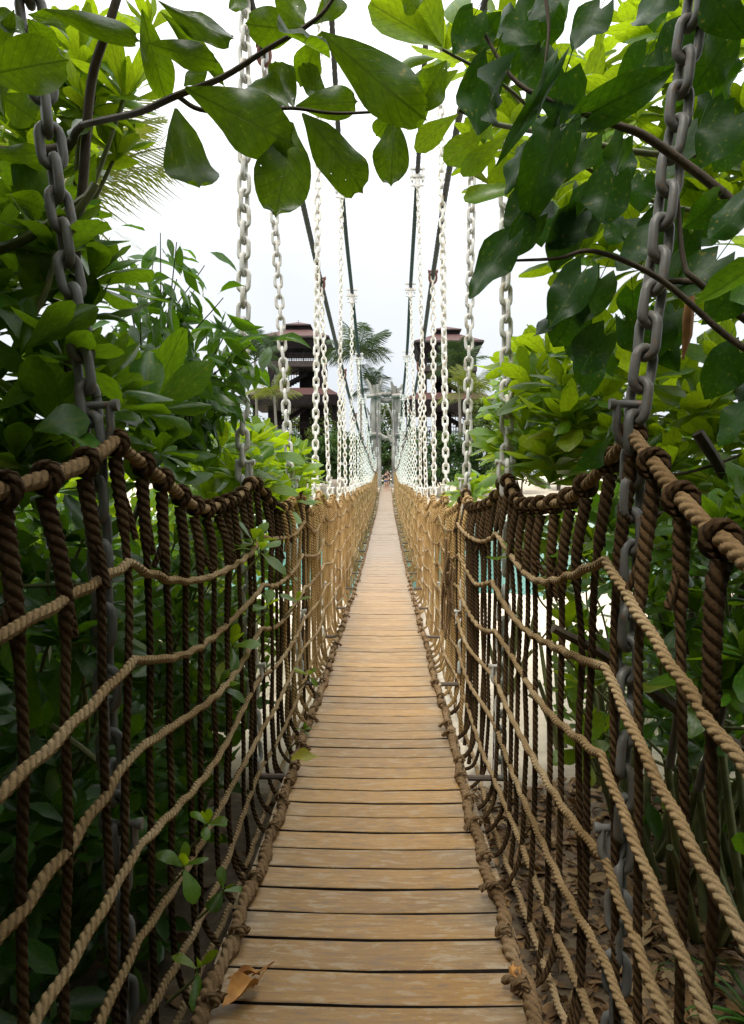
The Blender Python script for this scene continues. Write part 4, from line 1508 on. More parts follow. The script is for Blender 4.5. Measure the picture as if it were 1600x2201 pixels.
# ---- leaves lying on the deck and poking through the net
def single_leaf(b, t, w, d, dt, kind, mat, name, label, normal, cat='leaf', group=None):
    B, T = P(b[0], b[1], d), P(t[0], t[1], d + dt)
    ax = T - B
    m = leaf_matrix(B, ax, normal, ax.length, w * d / FPX)
    o = link_obj(name, random.choice(leaf_meshes(kind, mat)), None, m)
    tag(o, label, cat, group)
    return o


def deck_point(px, py):
    r = CROT @ Vector(((px - 800.0) / FPX, -(py - 1100.5) / FPX, -1.0))
    d = 3.0
    for _ in range(20):
        k = (float(deck(d)) - CAMZ) / r.z
        d = r.y * k
    return Vector((CAMX + r.x * k, d, float(deck(d))))


def curled_dead_leaf(a, b, w, lift, name, label):
    A, B = deck_point(*a) + Vector((0, 0, .012)), deck_point(*b) + Vector((0, 0, .012))
    ax = (B - A); L = ax.length; ax.normalize()
    s = ax.cross(Vector((0, 0, 1))).normalized()
    mb = MB()
    rows = 9
    v, uv = [], []
    for i in range(rows + 1):
        t = i / rows
        ww = w * math.sin(math.pi * min(.99, t ** .9)) ** .8 * .5
        ch = lift * math.sin(t * 3.0) * .5 + lift * t * t
        for u in (-1, -.5, 0, .5, 1):
            q = A + ax * (L * t) + s * (ww * u * (1 - .3 * t)) + Vector((0, 0, ch + .9 * ww * u * u * (1 + .5 * math.sin(6 * t)) + .006 * math.sin(9 * t + 3 * u)))
            v.append(tuple(q)); uv.append((.5 + u / 2, t))
    mb.add(v, [(i * 5 + j, i * 5 + j + 1, i * 5 + j + 6, i * 5 + j + 5) for i in range(rows) for j in range(4)], uv)
    st = A - ax * .05
    pipe(mb, [tuple(st + Vector((0, 0, .03))), tuple(A + Vector((0, 0, .01))), tuple(A + ax * .03)], .003, .003, 5)
    tag(link_obj(name, mb.mesh(name, M_DEAD)), label, 'leaf', 'fallen leaves on the walkway')


curled_dead_leaf((555, 2120), (478, 2186), .085, .02, 'dead_leaf', 'curled orange brown dead leaf on the planks at the bottom left')
curled_dead_leaf((560, 2100), (490, 2118), .04, .012, 'dead_leaf', 'thin folded dead leaf lying against the curled one at bottom left')
curled_dead_leaf((1108, 2130), (1105, 2085), .05, .012, 'dead_leaf', 'small crumpled tan leaf by the right edge rope at the bottom')
single_leaf((688, 1628), (622, 1626), 32, 4.45, -.02, 'almond', M_LEAF_Y, 'yellow_leaf', 'yellow fallen leaf resting on the left edge rope', (0, -.5, 1), group='fallen leaves on the walkway')


def sprig(c, L, n, label, px):
    pl = Plant('leafy_sprig', c, label, 'plant', 'obovate', M_LEAF_S, 'small green sprigs poking through the rope nets')
    ax = Vector((.25 if c[0] < 0 else -.25, -.2, 1))
    pl.branch([Vector(c) + Vector((-.12 if c[0] < 0 else .12, .05, -.16)), Vector(c) - ax * .04, c], .006, .004)
    pl.rosette(c, ax, L, n, 1.1, .5)
    pl.finish()


sprig(P(655, 1568, 5.2), .075, 9, 'small green sprig sprouting beside the left edge rope above the yellow leaf', 0)
sprig(P(560, 1180, 4.2), .20, 5, 'leaf tuft poking through the left net under its second tie point', 0)
sprig(P(500, 1385, 4.3), .20, 7, 'leaf tuft poking through the left net halfway up', 0)
sprig(P(445, 1770, 3.0), .12, 6, 'leaf tuft poking through the lower left net', 0)
sprig(P(425, 2080, 2.5), .12, 4, 'leaf tuft at the foot of the left net near the dead leaf', 0)
sprig(P(545, 1160, 4.6), .26, 6, 'pale drooping leaf tuft over the first cross rope on the left', 0)
sprig(P(575, 1300, 4.9), .16, 4, 'leaf tuft on the left net beside its second cross rope', 0)
sprig(P(470, 1470, 4.0), .19, 6, 'leaf tuft sticking through the left net in the middle of the dark bay', 0)
sprig(P(640, 1290, 6.0), .17, 4, 'leaf tuft on the sunlit part of the left net', 0)
sprig(P(395, 1860, 2.75), .13, 5, 'leaf tuft low on the left net above the chain end', 0)
sprig(P(480, 1910, 3.0), .12, 4, 'leaf tuft at the plank ends low on the left', 0)
sprig(P(1250, 1180, 3.4), .16, 4, 'leaf tuft on the right net under the sagging top rope', 0)
sprig(P(1100, 1190, 4.6), .15, 4, 'leaf tuft on the right net beside the second right chain', 0)
sprig(P(665, 1450, 6.0), .14, 4, 'leaf tuft touching the left edge rope above the sprig', 0)


# ---- dry leaf litter and grass blades on the right bank
def litter():
    mb = MB()
    for i in range(4200):
        side = 1 if random.random() < .93 else -1
        x = side * random.uniform(.6, 2.6); y = random.uniform(1.2, 6.2)
        z = float(ground_z(x, y)) + random.uniform(.008, .035)
        L = random.uniform(.06, .17); th = random.uniform(0, 6.28)
        M = np.array(leaf_matrix((x, y, z), (math.cos(th), math.sin(th), random.gauss(0, .3)), (random.gauss(0, .5), random.gauss(0, .5), 1), L, L * random.uniform(.25, .5)))
        v, f, uv = random.choice(LEAF_RAW['narrow' + M_LEAF_N.name])
        mb.add(v @ M[:3, :3].T + M[:3, 3], f, uv)
    link_obj('leaf_litter', mb.mesh('leaf_litter', M_DRY), kind='stuff')


litter()


def blades(name, base, label, n, L, w, mat, up=.8, cat='plant', group=None, seg=6):
    base = Vector(base)
    root = thing(name, tuple(base), label, cat, group)
    mb = MB()
    for i in range(n):
        th = random.uniform(0, 6.28)
        ln = L * random.uniform(.6, 1.1)
        el = random.uniform(.5, 1.45) * up
        d = np.array([math.cos(th), math.sin(th)])
        v, uv = [], []
        x, z = 0.0, 0.0
        ww = w * random.uniform(.7, 1.2)
        for k in range(seg + 1):
            t = k / seg
            a = el - 1.9 * t * t * random.uniform(.85, 1.1)
            if k:
                x += math.cos(a) * ln / seg; z += math.sin(a) * ln / seg
            q = np.array([base.x + d[0] * x, base.y + d[1] * x, base.z + z])
            s = np.array([-d[1], d[0], 0]) * ww * (1 - t ** 2.2) * .5
            v += [q - s, q + np.array([0, 0, -ww * .18]), q + s]
            uv += [(.1, t), (.5, t), (.9, t)]
        f = [(3 * k + j, 3 * k + j + 1, 3 * k + j + 4, 3 * k + j + 3) for k in range(seg) for j in range(2)]
        mb.add(v, f, uv)
    link_obj('blade_leaves', mb.mesh('blade_leaves', mat), root, kind='stuff')
    return root


blades('strappy_plant', (1.28, 2.75, ground_z(1.28, 2.75)), 'dark strappy plant at the foot of the right net near the bottom corner', 26, .55, .022, M_LEAF_N)
blades('strappy_plant', (1.75, 3.3, ground_z(1.75, 3.3)), 'dark strappy plant under the bare branches at the lower right', 30, .6, .02, M_LEAF_N)


# ------------------------------------------------------------------ palms
def frond_mesh(L, mat, droop=1.0, nl=34, wide=.42, lw=.05):
    mb = MB()
    n = 14
    t = np.linspace(0, 1, n)
    a = .55 - 1.35 * droop * t ** 1.3
    x = np.concatenate([[0], np.cumsum(np.cos(a[1:]) * L / (n - 1))])
    z = np.concatenate([[0], np.cumsum(np.sin(a[1:]) * L / (n - 1))])
    p = np.stack([x, 0 * x, z], 1)
    tube(mb, p, t * L, np.linspace(.035, .006, n) * L / 3, 5)
    for i in range(nl):
        f = .12 + .86 * i / (nl - 1)
        c = np.array([np.interp(f, t, x), 0, np.interp(f, t, z)])
        ll = L * wide * math.sin(math.pi * min(.97, .18 + .8 * f)) ** .8 * random.uniform(.9, 1.1)
        for s in (-1, 1):
            d = np.array([.62, s * .8, -.18 + random.gauss(0, .07)])
            d /= np.linalg.norm(d)
            e = c + d * ll + np.array([0, 0, -.28 * ll * ll / (L * wide)])
            m = c + d * ll * .55 + np.array([0, 0, -.05 * ll])
            wv = np.array([lw * .5, 0, lw * .1]) * L / 3
            mb.add([c - wv * .6, c + wv * .6, m + wv, m - wv, e], [(0, 1, 2, 3), (3, 2, 4)], [(.2, 0), (.8, 0), (.8, .5), (.2, .5), (.5, 1)])
    return mb.mesh('frond', mat)


def palm(crown, ground_pt, L, nf, label, mat=M_PALM, seed=0, trunk_r=.16, az=None, lw=.05):
    crown, g = Vector(crown), Vector(ground_pt)
    root = thing('coconut_palm', tuple(g), label, 'palm tree', 'palms around the bridge')
    mb = MB()
    mid = (crown + g) / 2 + Vector((.25, 0, 0))
    p = catmull([tuple(g), tuple(mid), tuple(crown)], 10)
    s = np.linspace(0, 1, len(p))
    tube(mb, p, s * (crown - g).length, np.linspace(trunk_r * 1.3, trunk_r * .8, len(p)), 8)
    link_obj('trunk', mb.mesh('trunk', M_PTRUNK), root)
    ms = [frond_mesh(L, mat, dr, lw=lw) for dr in (.75, 1.05, 1.4)]
    for i in range(nf):
        a = (i * 2.39996 + seed) if az is None else az[i % len(az)] + random.gauss(0, .05)
        el = random.choice((-.15, .2, .5, .8, 1.05)) if az is None else random.choice((-.1, .15, .4, .7))
        m = Matrix.Translation(crown + Vector((0, 0, .05))) @ Matrix.Rotation(a, 4, 'Z') @ Matrix.Rotation(-el, 4, 'Y') @ Matrix.Rotation(random.gauss(0, .3), 4, 'X')
        link_obj('frond', ms[0 if el > .5 else random.randrange(1, 3) if el < .3 else random.randrange(0, 2)], root, m)
    return root


def gpt(px, d):
    q = P(px, 1000, d)
    return (q.x, d, float(ground_z(q.x, d)))


palm(P(768, 765, 88), gpt(778, 88), 5.0, 20, 'coconut palm standing between the left lookout tower and the gate', seed=.4)
palm(P(985, 800, 86), gpt(985, 86), 4.2, 18, 'coconut palm in front of the right lookout tower', seed=1.3)
palm(P(800, 838, 92), gpt(800, 92), 3.4, 14, 'shorter palm just behind the left gate post', seed=2.2)
palm(P(548, 775, 84), gpt(548, 84), 4.0, 15, 'palm at the left side of the left lookout tower', seed=.9)
palm(P(1180, 800, 92), gpt(1180, 92), 4.4, 16, 'palm to the right of the right lookout tower', seed=3.1)
palm(P(1010, 850, 82), gpt(1010, 82), 4.0, 14, 'yellow green low palm below the right lookout tower', mat=M_PALM_Y, seed=2.7)
palm(P(590, 850, 82), gpt(590, 82), 3.8, 14, 'yellow green low palm below the left lookout tower', mat=M_PALM_Y, seed=1.9)
palm(P(110, 470, 12), (P(90, 1000, 12).x, 12, float(ground_z(-5, 12))), 2.6, 11, 'near palm at the left whose yellow fronds reach past the first chain', mat=M_PALM_Y, trunk_r=.12, az=[0.12, -.25, .5, -.6, .0, 2.4, 1.3, -1.4, 3.3, 4.0, .3], lw=.035)


# ------------------------------------------------------------------ far shrubs and trees
def far_tree(name, c, r, label, mat, n=1500, size=.42, cat='tree', clumps=26, trunk=True, group='shrubs and trees on the far bank'):
    c, r = np.array(c, float), np.array(r, float)
    gz = float(ground_z(c[0], c[1]))
    root = thing(name, (c[0], c[1], gz), label, cat, group)
    mb = MB()
    k = n // clumps
    for i in range(clumps):
        u = RNG.normal(size=3); u /= np.linalg.norm(u)
        cc = c + u * r * RNG.uniform(.35, .92)
        rad = r.mean() * RNG.uniform(.22, .4)
        q = RNG.normal(size=(k, 3)); q /= np.linalg.norm(q, axis=1, keepdims=True)
        pos = cc + q * rad * RNG.uniform(.6, 1.05, (k, 1)) * np.array([1, 1, .8])
        leaf_cloud(mb, pos, q + np.array([0, 0, .5]) + RNG.normal(size=(k, 3)) * .35, size)
    link_obj('crown', mb.mesh('crown', mat), root, kind='stuff')
    if trunk:
        tb = MB()
        for i in range(4):
            u = RNG.normal(size=3) * r * .5
            pipe(tb, [(c[0] + i * .05, c[1], gz - .2), tuple((c + [0, 0, gz]) / 2 * [1, 1, 1] + [u[0] * .2, 0, 0])if False else (c[0] + u[0] * .3, c[1] + u[1] * .3, (c[2] + gz) / 2), tuple(c + u)], .12, .04, 6)
        link_obj('trunk', tb.mesh('trunk', M_BARK), root)


def far(px, py, d, rx, rz, label, mat=M_FAR, n=1500, size=.42, name='far_tree', cat='tree', clumps=26):
    q = P(px, py, d)
    k = d / FPX
    far_tree(name, q, (rx * k, max(1.2, rx * k * .8), rz * k), label, mat, n, size, cat, clumps)


FARV = [
    (590, 975, 84, 60, 75, 'dark shrub on the far bank below the left lookout tower', M_FAR, 2200, .5, 'far_shrub', 'shrub'),
    (675, 985, 82, 60, 70, 'dark shrub on the far bank behind the left boulders', M_FAR, 2400, .45, 'far_shrub', 'shrub'),
    (745, 985, 82, 50, 80, 'leafy shrub on the far bank left of the gate', M_FAR, 2200, .42, 'far_shrub', 'shrub'),
    (700, 920, 95, 55, 50, 'light green tree behind the shrubs left of the gate', M_FAR_L, 1500, .42, 'far_tree', 'tree'),
    (830, 960, 92, 50, 75, 'dark tree seen through the opening of the gate', M_FAR, 2600, .45, 'far_tree', 'tree'),
    (835, 890, 96, 28, 40, 'light green tree showing through the top of the gate', M_FAR_L, 800, .4, 'far_tree', 'tree'),
    (905, 980, 82, 45, 85, 'dark shrub on the far bank right of the gate', M_FAR, 2000, .45, 'far_shrub', 'shrub'),
    (960, 1000, 80, 55, 60, 'mid green shrub on the far bank below the right lookout tower', M_FAR, 2200, .4, 'far_shrub', 'shrub'),
    (1040, 985, 82, 60, 70, 'dark shrub on the far bank right of the right lookout tower', M_FAR, 2400, .45, 'far_shrub', 'shrub'),
    (1120, 985, 84, 60, 75, 'shrub on the far bank behind the second right chain', M_FAR, 2000, .45, 'far_shrub', 'shrub'),
    (1060, 900, 94, 60, 60, 'light green tree behind the right lookout tower palms', M_FAR_L, 1700, .45, 'far_tree', 'tree'),
    (1200, 960, 88, 75, 85, 'broad tree on the far bank behind the bright right bushes', M_FAR, 2400, .5, 'far_tree', 'tree'),
    (1330, 960, 90, 80, 90, 'tree on the far bank behind the nearest right chain', M_FAR_L, 2000, .5, 'far_tree', 'tree'),
    (1480, 960, 90, 90, 95, 'tree on the far bank at the right edge', M_FAR, 2000, .5, 'far_tree', 'tree'),
    (500, 950, 88, 70, 95, 'tree on the far bank behind the slim leaved shrub', M_FAR, 2200, .5, 'far_tree', 'tree'),
    (370, 950, 90, 80, 95, 'tree on the far bank behind the left paddle leaf bush', M_FAR, 2000, .5, 'far_tree', 'tree'),
    (200, 950, 92, 100, 100, 'tree on the far bank at the left edge', M_FAR, 2000, .5, 'far_tree', 'tree'),
    (640, 890, 108, 60, 45, 'grey green tree behind the left lookout tower', M_FAR_L, 1300, .45, 'far_tree', 'tree'),
]
for a in FARV:
    far(a[0], a[1], a[2], a[3], a[4], a[5], a[6], a[7], a[8], a[9], a[10])

for px, py, d, lab in [(640, 985, 79, 'strappy screw pine left of the first boulder'), (585, 960, 80, 'strappy screw pine under the left lookout tower'), (700, 970, 79, 'strappy screw pine behind the boulders'),
                       (965, 960, 79, 'strappy screw pine right of the gate'), (1010, 975, 79, 'strappy screw pine under the right palms'), (1055, 965, 80, 'strappy screw pine at the right end of the far bank')]:
    q = P(px, py, d)
    blades('screw_pine', q, lab, 150, 3.0, .16, M_FAR, 1.0, 'plant', 'screw pines on the far bank', 5)


# ------------------------------------------------------------------ boulders on the far shore
def boulder(px, py, d, wpx, hpx, label):
    q = P(px, py, d)
    k = d / FPX
    rx, rz = wpx * k / 2, hpx * k / 2
    mb = MB()
    nu, nv = 14, 9
    v = []
    ph = [random.uniform(0, 6) for _ in range(6)]
    for j in range(nv + 1):
        la = -math.pi / 2 + math.pi * j / nv
        for i in range(nu):
            lo = 2 * math.pi * i / nu
            n = np.array([math.cos(la) * math.cos(lo), math.cos(la) * math.sin(lo), math.sin(la)])
            w = 1 + .13 * math.sin(3 * n[0] + ph[0]) + .11 * math.sin(4 * n[1] + ph[1]) + .1 * math.sin(5 * n[2] + ph[2]) + .04 * math.sin(11 * n[0] + 9 * n[2] + ph[3])
            v.append((q.x + n[0] * rx * w, q.y + n[1] * rx * .8 * w, q.z + n[2] * rz * w))
    f = [(j * nu + i, j * nu + (i + 1) % nu, (j + 1) * nu + (i + 1) % nu, (j + 1) * nu + i) for j in range(nv) for i in range(nu)]
    mb.add(v, f)
    tag(link_obj('boulder', mb.mesh('boulder', M_ROCK)), label, 'rock', 'boulders on the far shore')


for a in [(700, 1057, 75, 42, 36, 'tall brown boulder between the left chains on the far shore'), (722, 1048, 77, 34, 34, 'rounded boulder partly behind the tall brown one on the left'), (655, 1058, 74, 40, 22, 'long flat boulder left of the tall brown one'),
          (630, 1064, 73, 30, 16, 'low pale boulder behind the third left chain'), (598, 1060, 75, 40, 22, 'pale boulder behind the yellow green bush on the left'), (745, 1056, 76, 26, 22, 'small boulder nearest the left net on the far shore'),
          (950, 1060, 75, 34, 26, 'brown boulder right of the right chains on the far shore'), (925, 1056, 76, 24, 22, 'small boulder between the right chains'), (1003, 1070, 74, 30, 18, 'low boulder beside the single rosette plant'), (1050, 1066, 76, 36, 18, 'flat pale boulder near the second right chain')]:
    boulder(*a)


# ------------------------------------------------------------------ driftwood gate tower
def log(mb, pts, r0, r1, n=10, knob=.06):
    p = catmull(pts, 8)
    p, s = resample(p, .25)
    r = .84 * np.linspace(r0, r1, len(p)) * (1 + knob * np.sin(s * 3.1 + r0 * 40) + knob * .6 * np.sin(s * 7.7))
    tube(mb, p, s, r, n, lobes=5, lay=9.0, depth=.10)


def gate():
    D = 76.0
    root = thing('driftwood_gate', (0, D, deck(D)), 'weathered grey log gate tower at the far end of the walkway', 'gate tower')

    def lg(name, pts, r0, r1, dd=0.0):
        mb = MB()
        log(mb, [tuple(P(x, y, D + dd)) for x, y in pts], r0, r1)
        link_obj(name, mb.mesh(name, M_DRIFT), root)
    lg('post', [(804, 1040), (803, 950), (803, 880), (806, 828)], .50, .36)
    lg('post', [(815, 1045), (814, 950), (814, 880), (813, 826)], .34, .30, -.15)
    lg('post', [(850, 1040), (849, 950), (849, 880), (847, 830)], .46, .38)
    lg('post', [(859, 1042), (859, 950), (859, 880), (858, 834)], .36, .30, -.1)
    for pts, r0, r1 in [([(801, 850), (795, 828), (787, 815)], .26, .16), ([(815, 842), (819, 826), (822, 814)], .22, .15), ([(846, 850), (845, 832), (841, 820)], .25, .15), ([(857, 850), (861, 836), (866, 826)], .24, .15),
                        ([(798, 900), (792, 885), (789, 876)], .18, .09), ([(846, 900), (838, 882), (832, 872)], .2, .1), ([(843, 950), (836, 938), (833, 925)], .24, .12), ([(822, 905), (826, 890), (828, 880)], .14, .07), ([(800, 1000), (792, 962), (790, 930)], .2, .12)]:
        lg('branch_stub', pts, r0, r1, -.05)
    lg('lashing_beam', [(788, 852), (800, 851), (812, 850), (821, 848)], .26, .24, -.5)
    lg('lashing_beam', [(843, 851), (852, 850), (862, 849), (871, 850)], .26, .22, -.5)
    lg('top_beam', [(817, 846), (830, 848), (846, 846)], .30, .30, .1)
    lg('top_beam', [(815, 858), (831, 862), (848, 858)], .32, .30, .2)
    lg('lower_beam', [(790, 934), (804, 933), (820, 934)], .24, .24, -.45)
    lg('lower_beam', [(816, 936), (831, 942), (848, 936)], .34, .30, .1)
    lg('lower_beam', [(846, 935), (858, 934), (870, 936)], .24, .22, -.45)


gate()


# ------------------------------------------------------------------ lookout towers
def hip(mb, c, w0, d0, z0, w1, d1, z1, mi=0):
    x, y = c
    v = [(x - w0, y - d0, z0), (x + w0, y - d0, z0), (x + w0, y + d0, z0), (x - w0, y + d0, z0), (x - w1, y - d1, z1), (x + w1, y - d1, z1), (x + w1, y + d1, z1), (x - w1, y + d1, z1)]
    mb.add(v, np.array([(0, 3, 2, 1), (4, 5, 6, 7), (0, 1, 5, 4), (1, 2, 6, 5), (2, 3, 7, 6), (3, 0, 4, 7)]), mi=mi)


def tower(px, D, label, dy=0, sc=1.0, flip=1):
    k = D / FPX * sc
    X = P(px, 900, D).x
    Zp = lambda y: P(px, y + dy, D).z
    gz = float(ground_z(X, D))
    root = thing('lookout_tower', (X, D, gz), label, 'tower', 'roofed timber lookout towers')

    def part(name, fn, mat):
        mb = MB(); fn(mb)
        return link_obj(name, mb.mesh(name, mat, False), root)
    W = 73 * k
    c = (X, D + W * .6)
    part('cap_roof', lambda m: (hip(m, c, 30 * k, 30 * k, Zp(693.5), .05, .05, Zp(682.5)), m.beam((X, c[1], Zp(683)), (X, c[1], Zp(678)), .06, .06)), M_TILE)
    part('cap_fascia', lambda m: hip(m, c, 30.2 * k, 30.2 * k, Zp(696), 30.2 * k, 30.2 * k, Zp(693.7)), M_TIMBER_L)
    part('cap_wall', lambda m: hip(m, c, 25 * k, 25 * k, Zp(707), 25 * k, 25 * k, Zp(696.1)), M_TIMBER)
    part('main_roof', lambda m: hip(m, c, W, W, Zp(727), 27 * k, 27 * k, Zp(705)), M_TILE)
    part('main_fascia', lambda m: hip(m, c, W * 1.003, W * 1.003, Zp(731), W * 1.003, W * 1.003, Zp(727.1)), M_TIMBER_L)
    part('soffit', lambda m: hip(m, c, W * .86, W * .86, Zp(752), W * .97, W * .97, Zp(731.1)), M_TIMBER)
    B = 52 * k
    for sx in (-1, 1):
        for sy in (-1, 1):
            part('column', lambda m: m.box((X + sx * B - 6.5 * k, c[1] + sy * B - 6.5 * k, gz - .5), (X + sx * B + 6.5 * k, c[1] + sy * B + 6.5 * k, Zp(751))), M_TIMBER)
    for z0, z1, ww in ((790, 778, 60), (858, 853.5, 60)):
        part('floor_slab', lambda m: m.box((X - ww * k, c[1] - ww * k, Zp(z0)), (X + ww * k, c[1] + ww * k, Zp(z1))), M_TIMBER_L)

    def rail_fn(m, z_top, z_bot, ww, base=None):
        yb = c[1] - ww * k
        for yy in (yb, c[1] + ww * k):
            m.box((X - ww * k, yy - .05, Zp(z_top) - .1), (X + ww * k, yy + .05, Zp(z_top)))
            m.box((X - ww * k, yy - .04, Zp(z_bot - 1.5)), (X + ww * k, yy + .04, Zp(z_bot - 2.5)))
            n = int(2 * ww * k / .30)
            for i in range(n + 1):
                x = X - ww * k + i * .30
                big = .07 if i % 5 == 0 else .032
                m.box((x - big, yy - .03, Zp(z_bot)), (x + big, yy + .03, Zp(z_top) + (.15 if i % 5 == 0 else -.11)))
        for xx in (X - ww * k, X + ww * k):
            m.box((xx - .05, yb + .06, Zp(z_top) - .1), (xx + .05, c[1] + ww * k - .06, Zp(z_top)))
    part('railing', lambda m: rail_fn(m, 761, 777.5, 58), M_TIMBER)
    part('railing', lambda m: rail_fn(m, 908, 922, 58), M_TIMBER)

    def stair(m, ya, yb):
        for i in range(11):
            t0 = i / 11
            x = X + flip * (-40 + 62 * t0) * k
            z = Zp(ya + (yb - ya) * t0)
            m.box((x - 3.2 * k, c[1] - 30 * k, z - .25), (x + 3.2 * k, c[1] - 6 * k, z))
            m.box((x - .04, c[1] - 30 * k - .06, z + .002), (x + .04, c[1] - 30 * k - .01, z + 1.0))
        a = (X + flip * -42 * k, c[1] - 30 * k - .12, Zp(ya)); b = (X + flip * 24 * k, c[1] - 30 * k - .12, Zp(yb))
        m.beam(a, b, .08, .5)
        m.beam((a[0], a[1], a[2] + 1.0), (b[0], b[1], b[2] + 1.0), .08, .12)
    part('stair', lambda m: stair(m, 835, 800), M_TIMBER)
    part('stair', lambda m: stair(m, 910, 872), M_TIMBER)
    part('core_wall', lambda m: m.box((X + flip * 14 * k - 12 * k, c[1] + 2 * k, gz), (X + flip * 14 * k + 26 * k, c[1] + 8 * k, Zp(791))), M_TIMBER)
    lw = 96 * k
    part('lower_roof', lambda m: hip(m, c, lw, lw * .9, Zp(853), 70 * k, 62 * k, Zp(836)), M_TILE)
    part('lower_fascia', lambda m: hip(m, c, lw * .99, lw * .89, Zp(874), lw * 1.002, lw * .902, Zp(853.1)), M_TIMBER)
    for sx in (-1, 1):
        part('post', lambda m: m.box((X + sx * 84 * k - 5 * k, c[1] - 70 * k, gz), (X + sx * 84 * k + 5 * k, c[1] - 60 * k, Zp(874.1))), M_TIMBER)


tower(637, 95, 'left hand lookout tower with two brown hip roofs and balcony')
tower(963, 97, 'right hand lookout tower with two brown hip roofs, half hidden by chains', dy=10, flip=-1)


# ------------------------------------------------------------------ the two people on the walkway
def skin_mesh(name, verts, edges, radii, mat, sub=2):
    me = bpy.data.meshes.new(name)
    me.from_pydata(verts, edges, [])
    o = bpy.data.objects.new(name, me)
    col.objects.link(o)
    md = o.modifiers.new('skin', 'SKIN')
    for i, r in enumerate(radii):
        me.skin_vertices[0].data[i].radius = (r, r) if not isinstance(r, tuple) else r
    me.skin_vertices[0].data[0].use_root = True
    sb = o.modifiers.new('sub', 'SUBSURF')
    sb.levels = sub; sb.render_levels = sub
    dg = bpy.context.evaluated_depsgraph_get()
    ev = o.evaluated_get(dg)
    out = bpy.data.meshes.new_from_object(ev)
    out.name = name
    bpy.data.objects.remove(o)
    bpy.data.meshes.remove(me)
    out.materials.clear()
    out.materials.append(mat)
    for p in out.polygons:
        p.use_smooth = True
    return out


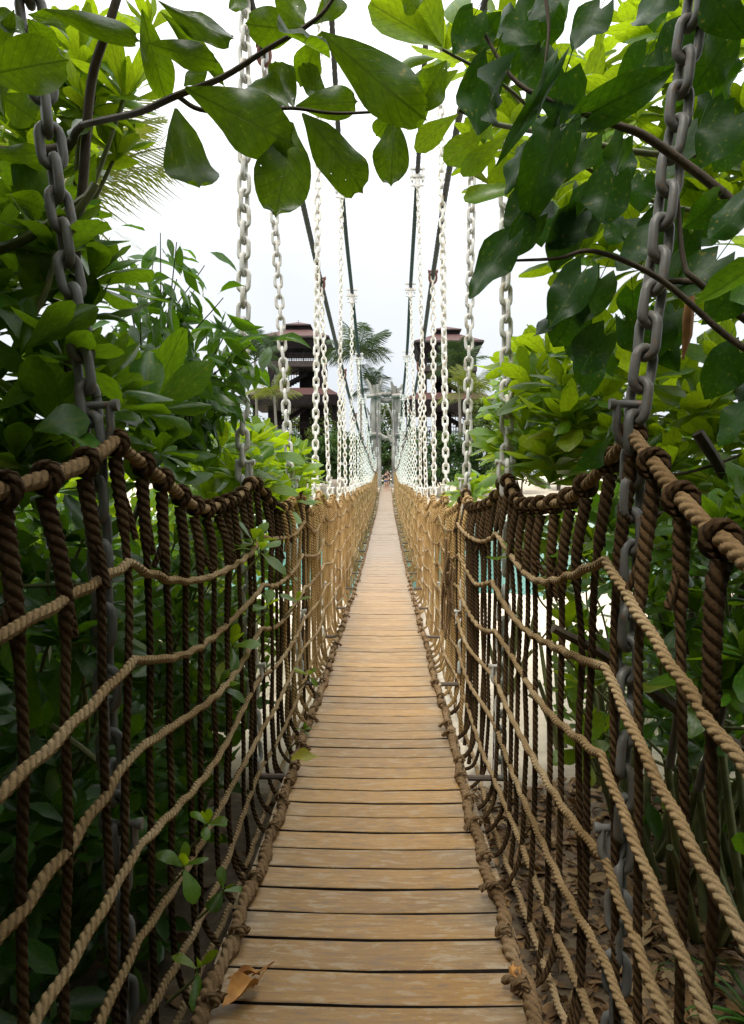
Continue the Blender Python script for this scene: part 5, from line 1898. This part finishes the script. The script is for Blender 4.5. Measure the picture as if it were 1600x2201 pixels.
def person(loc, label, h=1.66, arm_l='out', shorts=M_DENIM, top=M_BLACKTOP, step=.10, turn=0.0):
    s = h / 1.7
    V = {'pelvis': (0, 0, .93), 'waist': (0, 0, 1.08), 'chest': (0, .0, 1.28), 'neck0': (0, .01, 1.43), 'neck1': (0, .0, 1.49), 'head': (0, -.012, 1.58), 'crown': (0, -.005, 1.66),
         'hipl': (-.09, 0, .90), 'kneel': (-.10, -step * .6, .50), 'anklel': (-.10, -step * .3, .09), 'toel': (-.11, -step * .3 - .15, .025),
         'hipr': (.09, 0, .90), 'kneer': (.09, step * .25, .50), 'ankler': (.09, step, .10), 'toer': (.10, step - .14, .025),
         'shl': (-.165, .01, 1.39), 'shr': (.165, .01, 1.39)}
    if arm_l == 'out':
        V.update(elbl=(-.34, -.02, 1.20), wril=(-.54, -.06, 1.10), hanl=(-.62, -.07, 1.07))
    else:
        V.update(elbl=(-.23, .02, 1.13), wril=(-.24, -.10, .92), hanl=(-.24, -.14, .83))
    V.update(elbr=(.25, .02, 1.15), wrir=(.20, -.16, 1.02), hanr=(.15, -.22, 1.0))
    E = [('pelvis', 'waist'), ('waist', 'chest'), ('chest', 'neck0'), ('neck0', 'neck1'), ('neck1', 'head'), ('head', 'crown'),
         ('pelvis', 'hipl'), ('hipl', 'kneel'), ('kneel', 'anklel'), ('anklel', 'toel'), ('pelvis', 'hipr'), ('hipr', 'kneer'), ('kneer', 'ankler'), ('ankler', 'toer'),
         ('neck0', 'shl'), ('shl', 'elbl'), ('elbl', 'wril'), ('wril', 'hanl'), ('neck0', 'shr'), ('shr', 'elbr'), ('elbr', 'wrir'), ('wrir', 'hanr')]
    rad = dict(pelvis=(.15, .11), waist=(.115, .09), chest=(.135, .10), neck0=(.08, .07), neck1=.05, head=(.078, .095), crown=(.05, .06), hipl=.09, kneel=.055, anklel=.038, toel=.03,
               hipr=.09, kneer=.055, ankler=.038, toer=.03, shl=.052, shr=.052, elbl=.038, wril=.027, hanl=.03, elbr=.038, wrir=.027, hanr=.03)
    keys = list(V)
    idx = {q: i for i, q in enumerate(keys)}
    T = Matrix.Translation(loc) @ Matrix.Rotation(turn, 4, 'Z') @ Matrix.Diagonal((s, s, s, 1))
    root = thing('person', tuple(loc), label, 'person', 'people walking on the bridge')
    me = skin_mesh('body', [V[q] for q in keys], [(idx[a], idx[b]) for a, b in E], [rad[q] for q in keys], M_SKIN)
    link_obj('body', me, root, T)
    sv = [(0, 0, .95), (0, 0, 1.05), (-.09, 0, .90), (-.10, -step * .2, .74), (.09, 0, .90), (.09, step * .1, .74)]
    link_obj('shorts', skin_mesh('shorts', sv, [(0, 1), (0, 2), (2, 3), (0, 4), (4, 5)], [(.17, .13), (.135, .11), .108, .10, .108, .10], shorts), root, T)
    tv = [(0, 0, 1.28), (0, 0, 1.20), (0, .0, 1.37)]
    link_obj('top', skin_mesh('top', tv, [(0, 1), (0, 2)], [(.152, .118), (.135, .108), (.13, .10)], top), root, T)
    hv = [(0, .03, 1.62), (0, .01, 1.68), (0, .07, 1.54), (-.04, .08, 1.40), (.05, .08, 1.38)]
    link_obj('hair', skin_mesh('hair', hv, [(0, 1), (0, 2), (2, 3), (2, 4)], [(.098, .09), .065, (.09, .06), .05, .05], M_HAIR), root, T)
    for side in (-1, 1):                                     # eyes and fingers are well under a pixel here but keep the figure honest
        mb = MB()
        th = np.linspace(0, 2 * np.pi, 7)[:-1]
        mb.add([(side * .03 + .012 * math.cos(a), -.112, 1.585 + .008 * math.sin(a)) for a in th], [tuple(range(6))])
        link_obj('eye', mb.mesh('eye', M_HAIR), root, T)
        hb = np.array(V['hanl' if side < 0 else 'hanr'])
        wb = np.array(V['wril' if side < 0 else 'wrir'])
        d = (hb - wb) / np.linalg.norm(hb - wb)
        q = np.cross(d, [0, 0, 1.0]); q /= np.linalg.norm(q)
        for fi in range(5):
            mb = MB()
            o0 = hb + q * (.012 * (fi - 2)) * 1.2
            ln = (.045, .07, .078, .072, .055)[fi]
            e = o0 + d * ln * .6 + (q * -.03 if fi == 0 else 0)
            tube(mb, np.array([o0, e, e + d * ln * .4 + [0, 0, -.02]]), np.array([0, .04, .07]), [.009, .008, .006], 5)
            link_obj('finger', mb.mesh('finger', M_SKIN), root, T)


pz = float(deck(66.0))
person((P(830, 1054, 66).x, 66.0, pz - .005), 'woman in black top and denim shorts touching the rope as she walks', arm_l='out')
person((P(833.5, 1050, 68).x, 68.0, float(deck(68.0)) - .005), 'dark haired person walking close behind the woman in shorts', h=1.8, arm_l='down', top=M_SKIN if False else M_BLACKTOP, shorts=M_BLACKTOP)
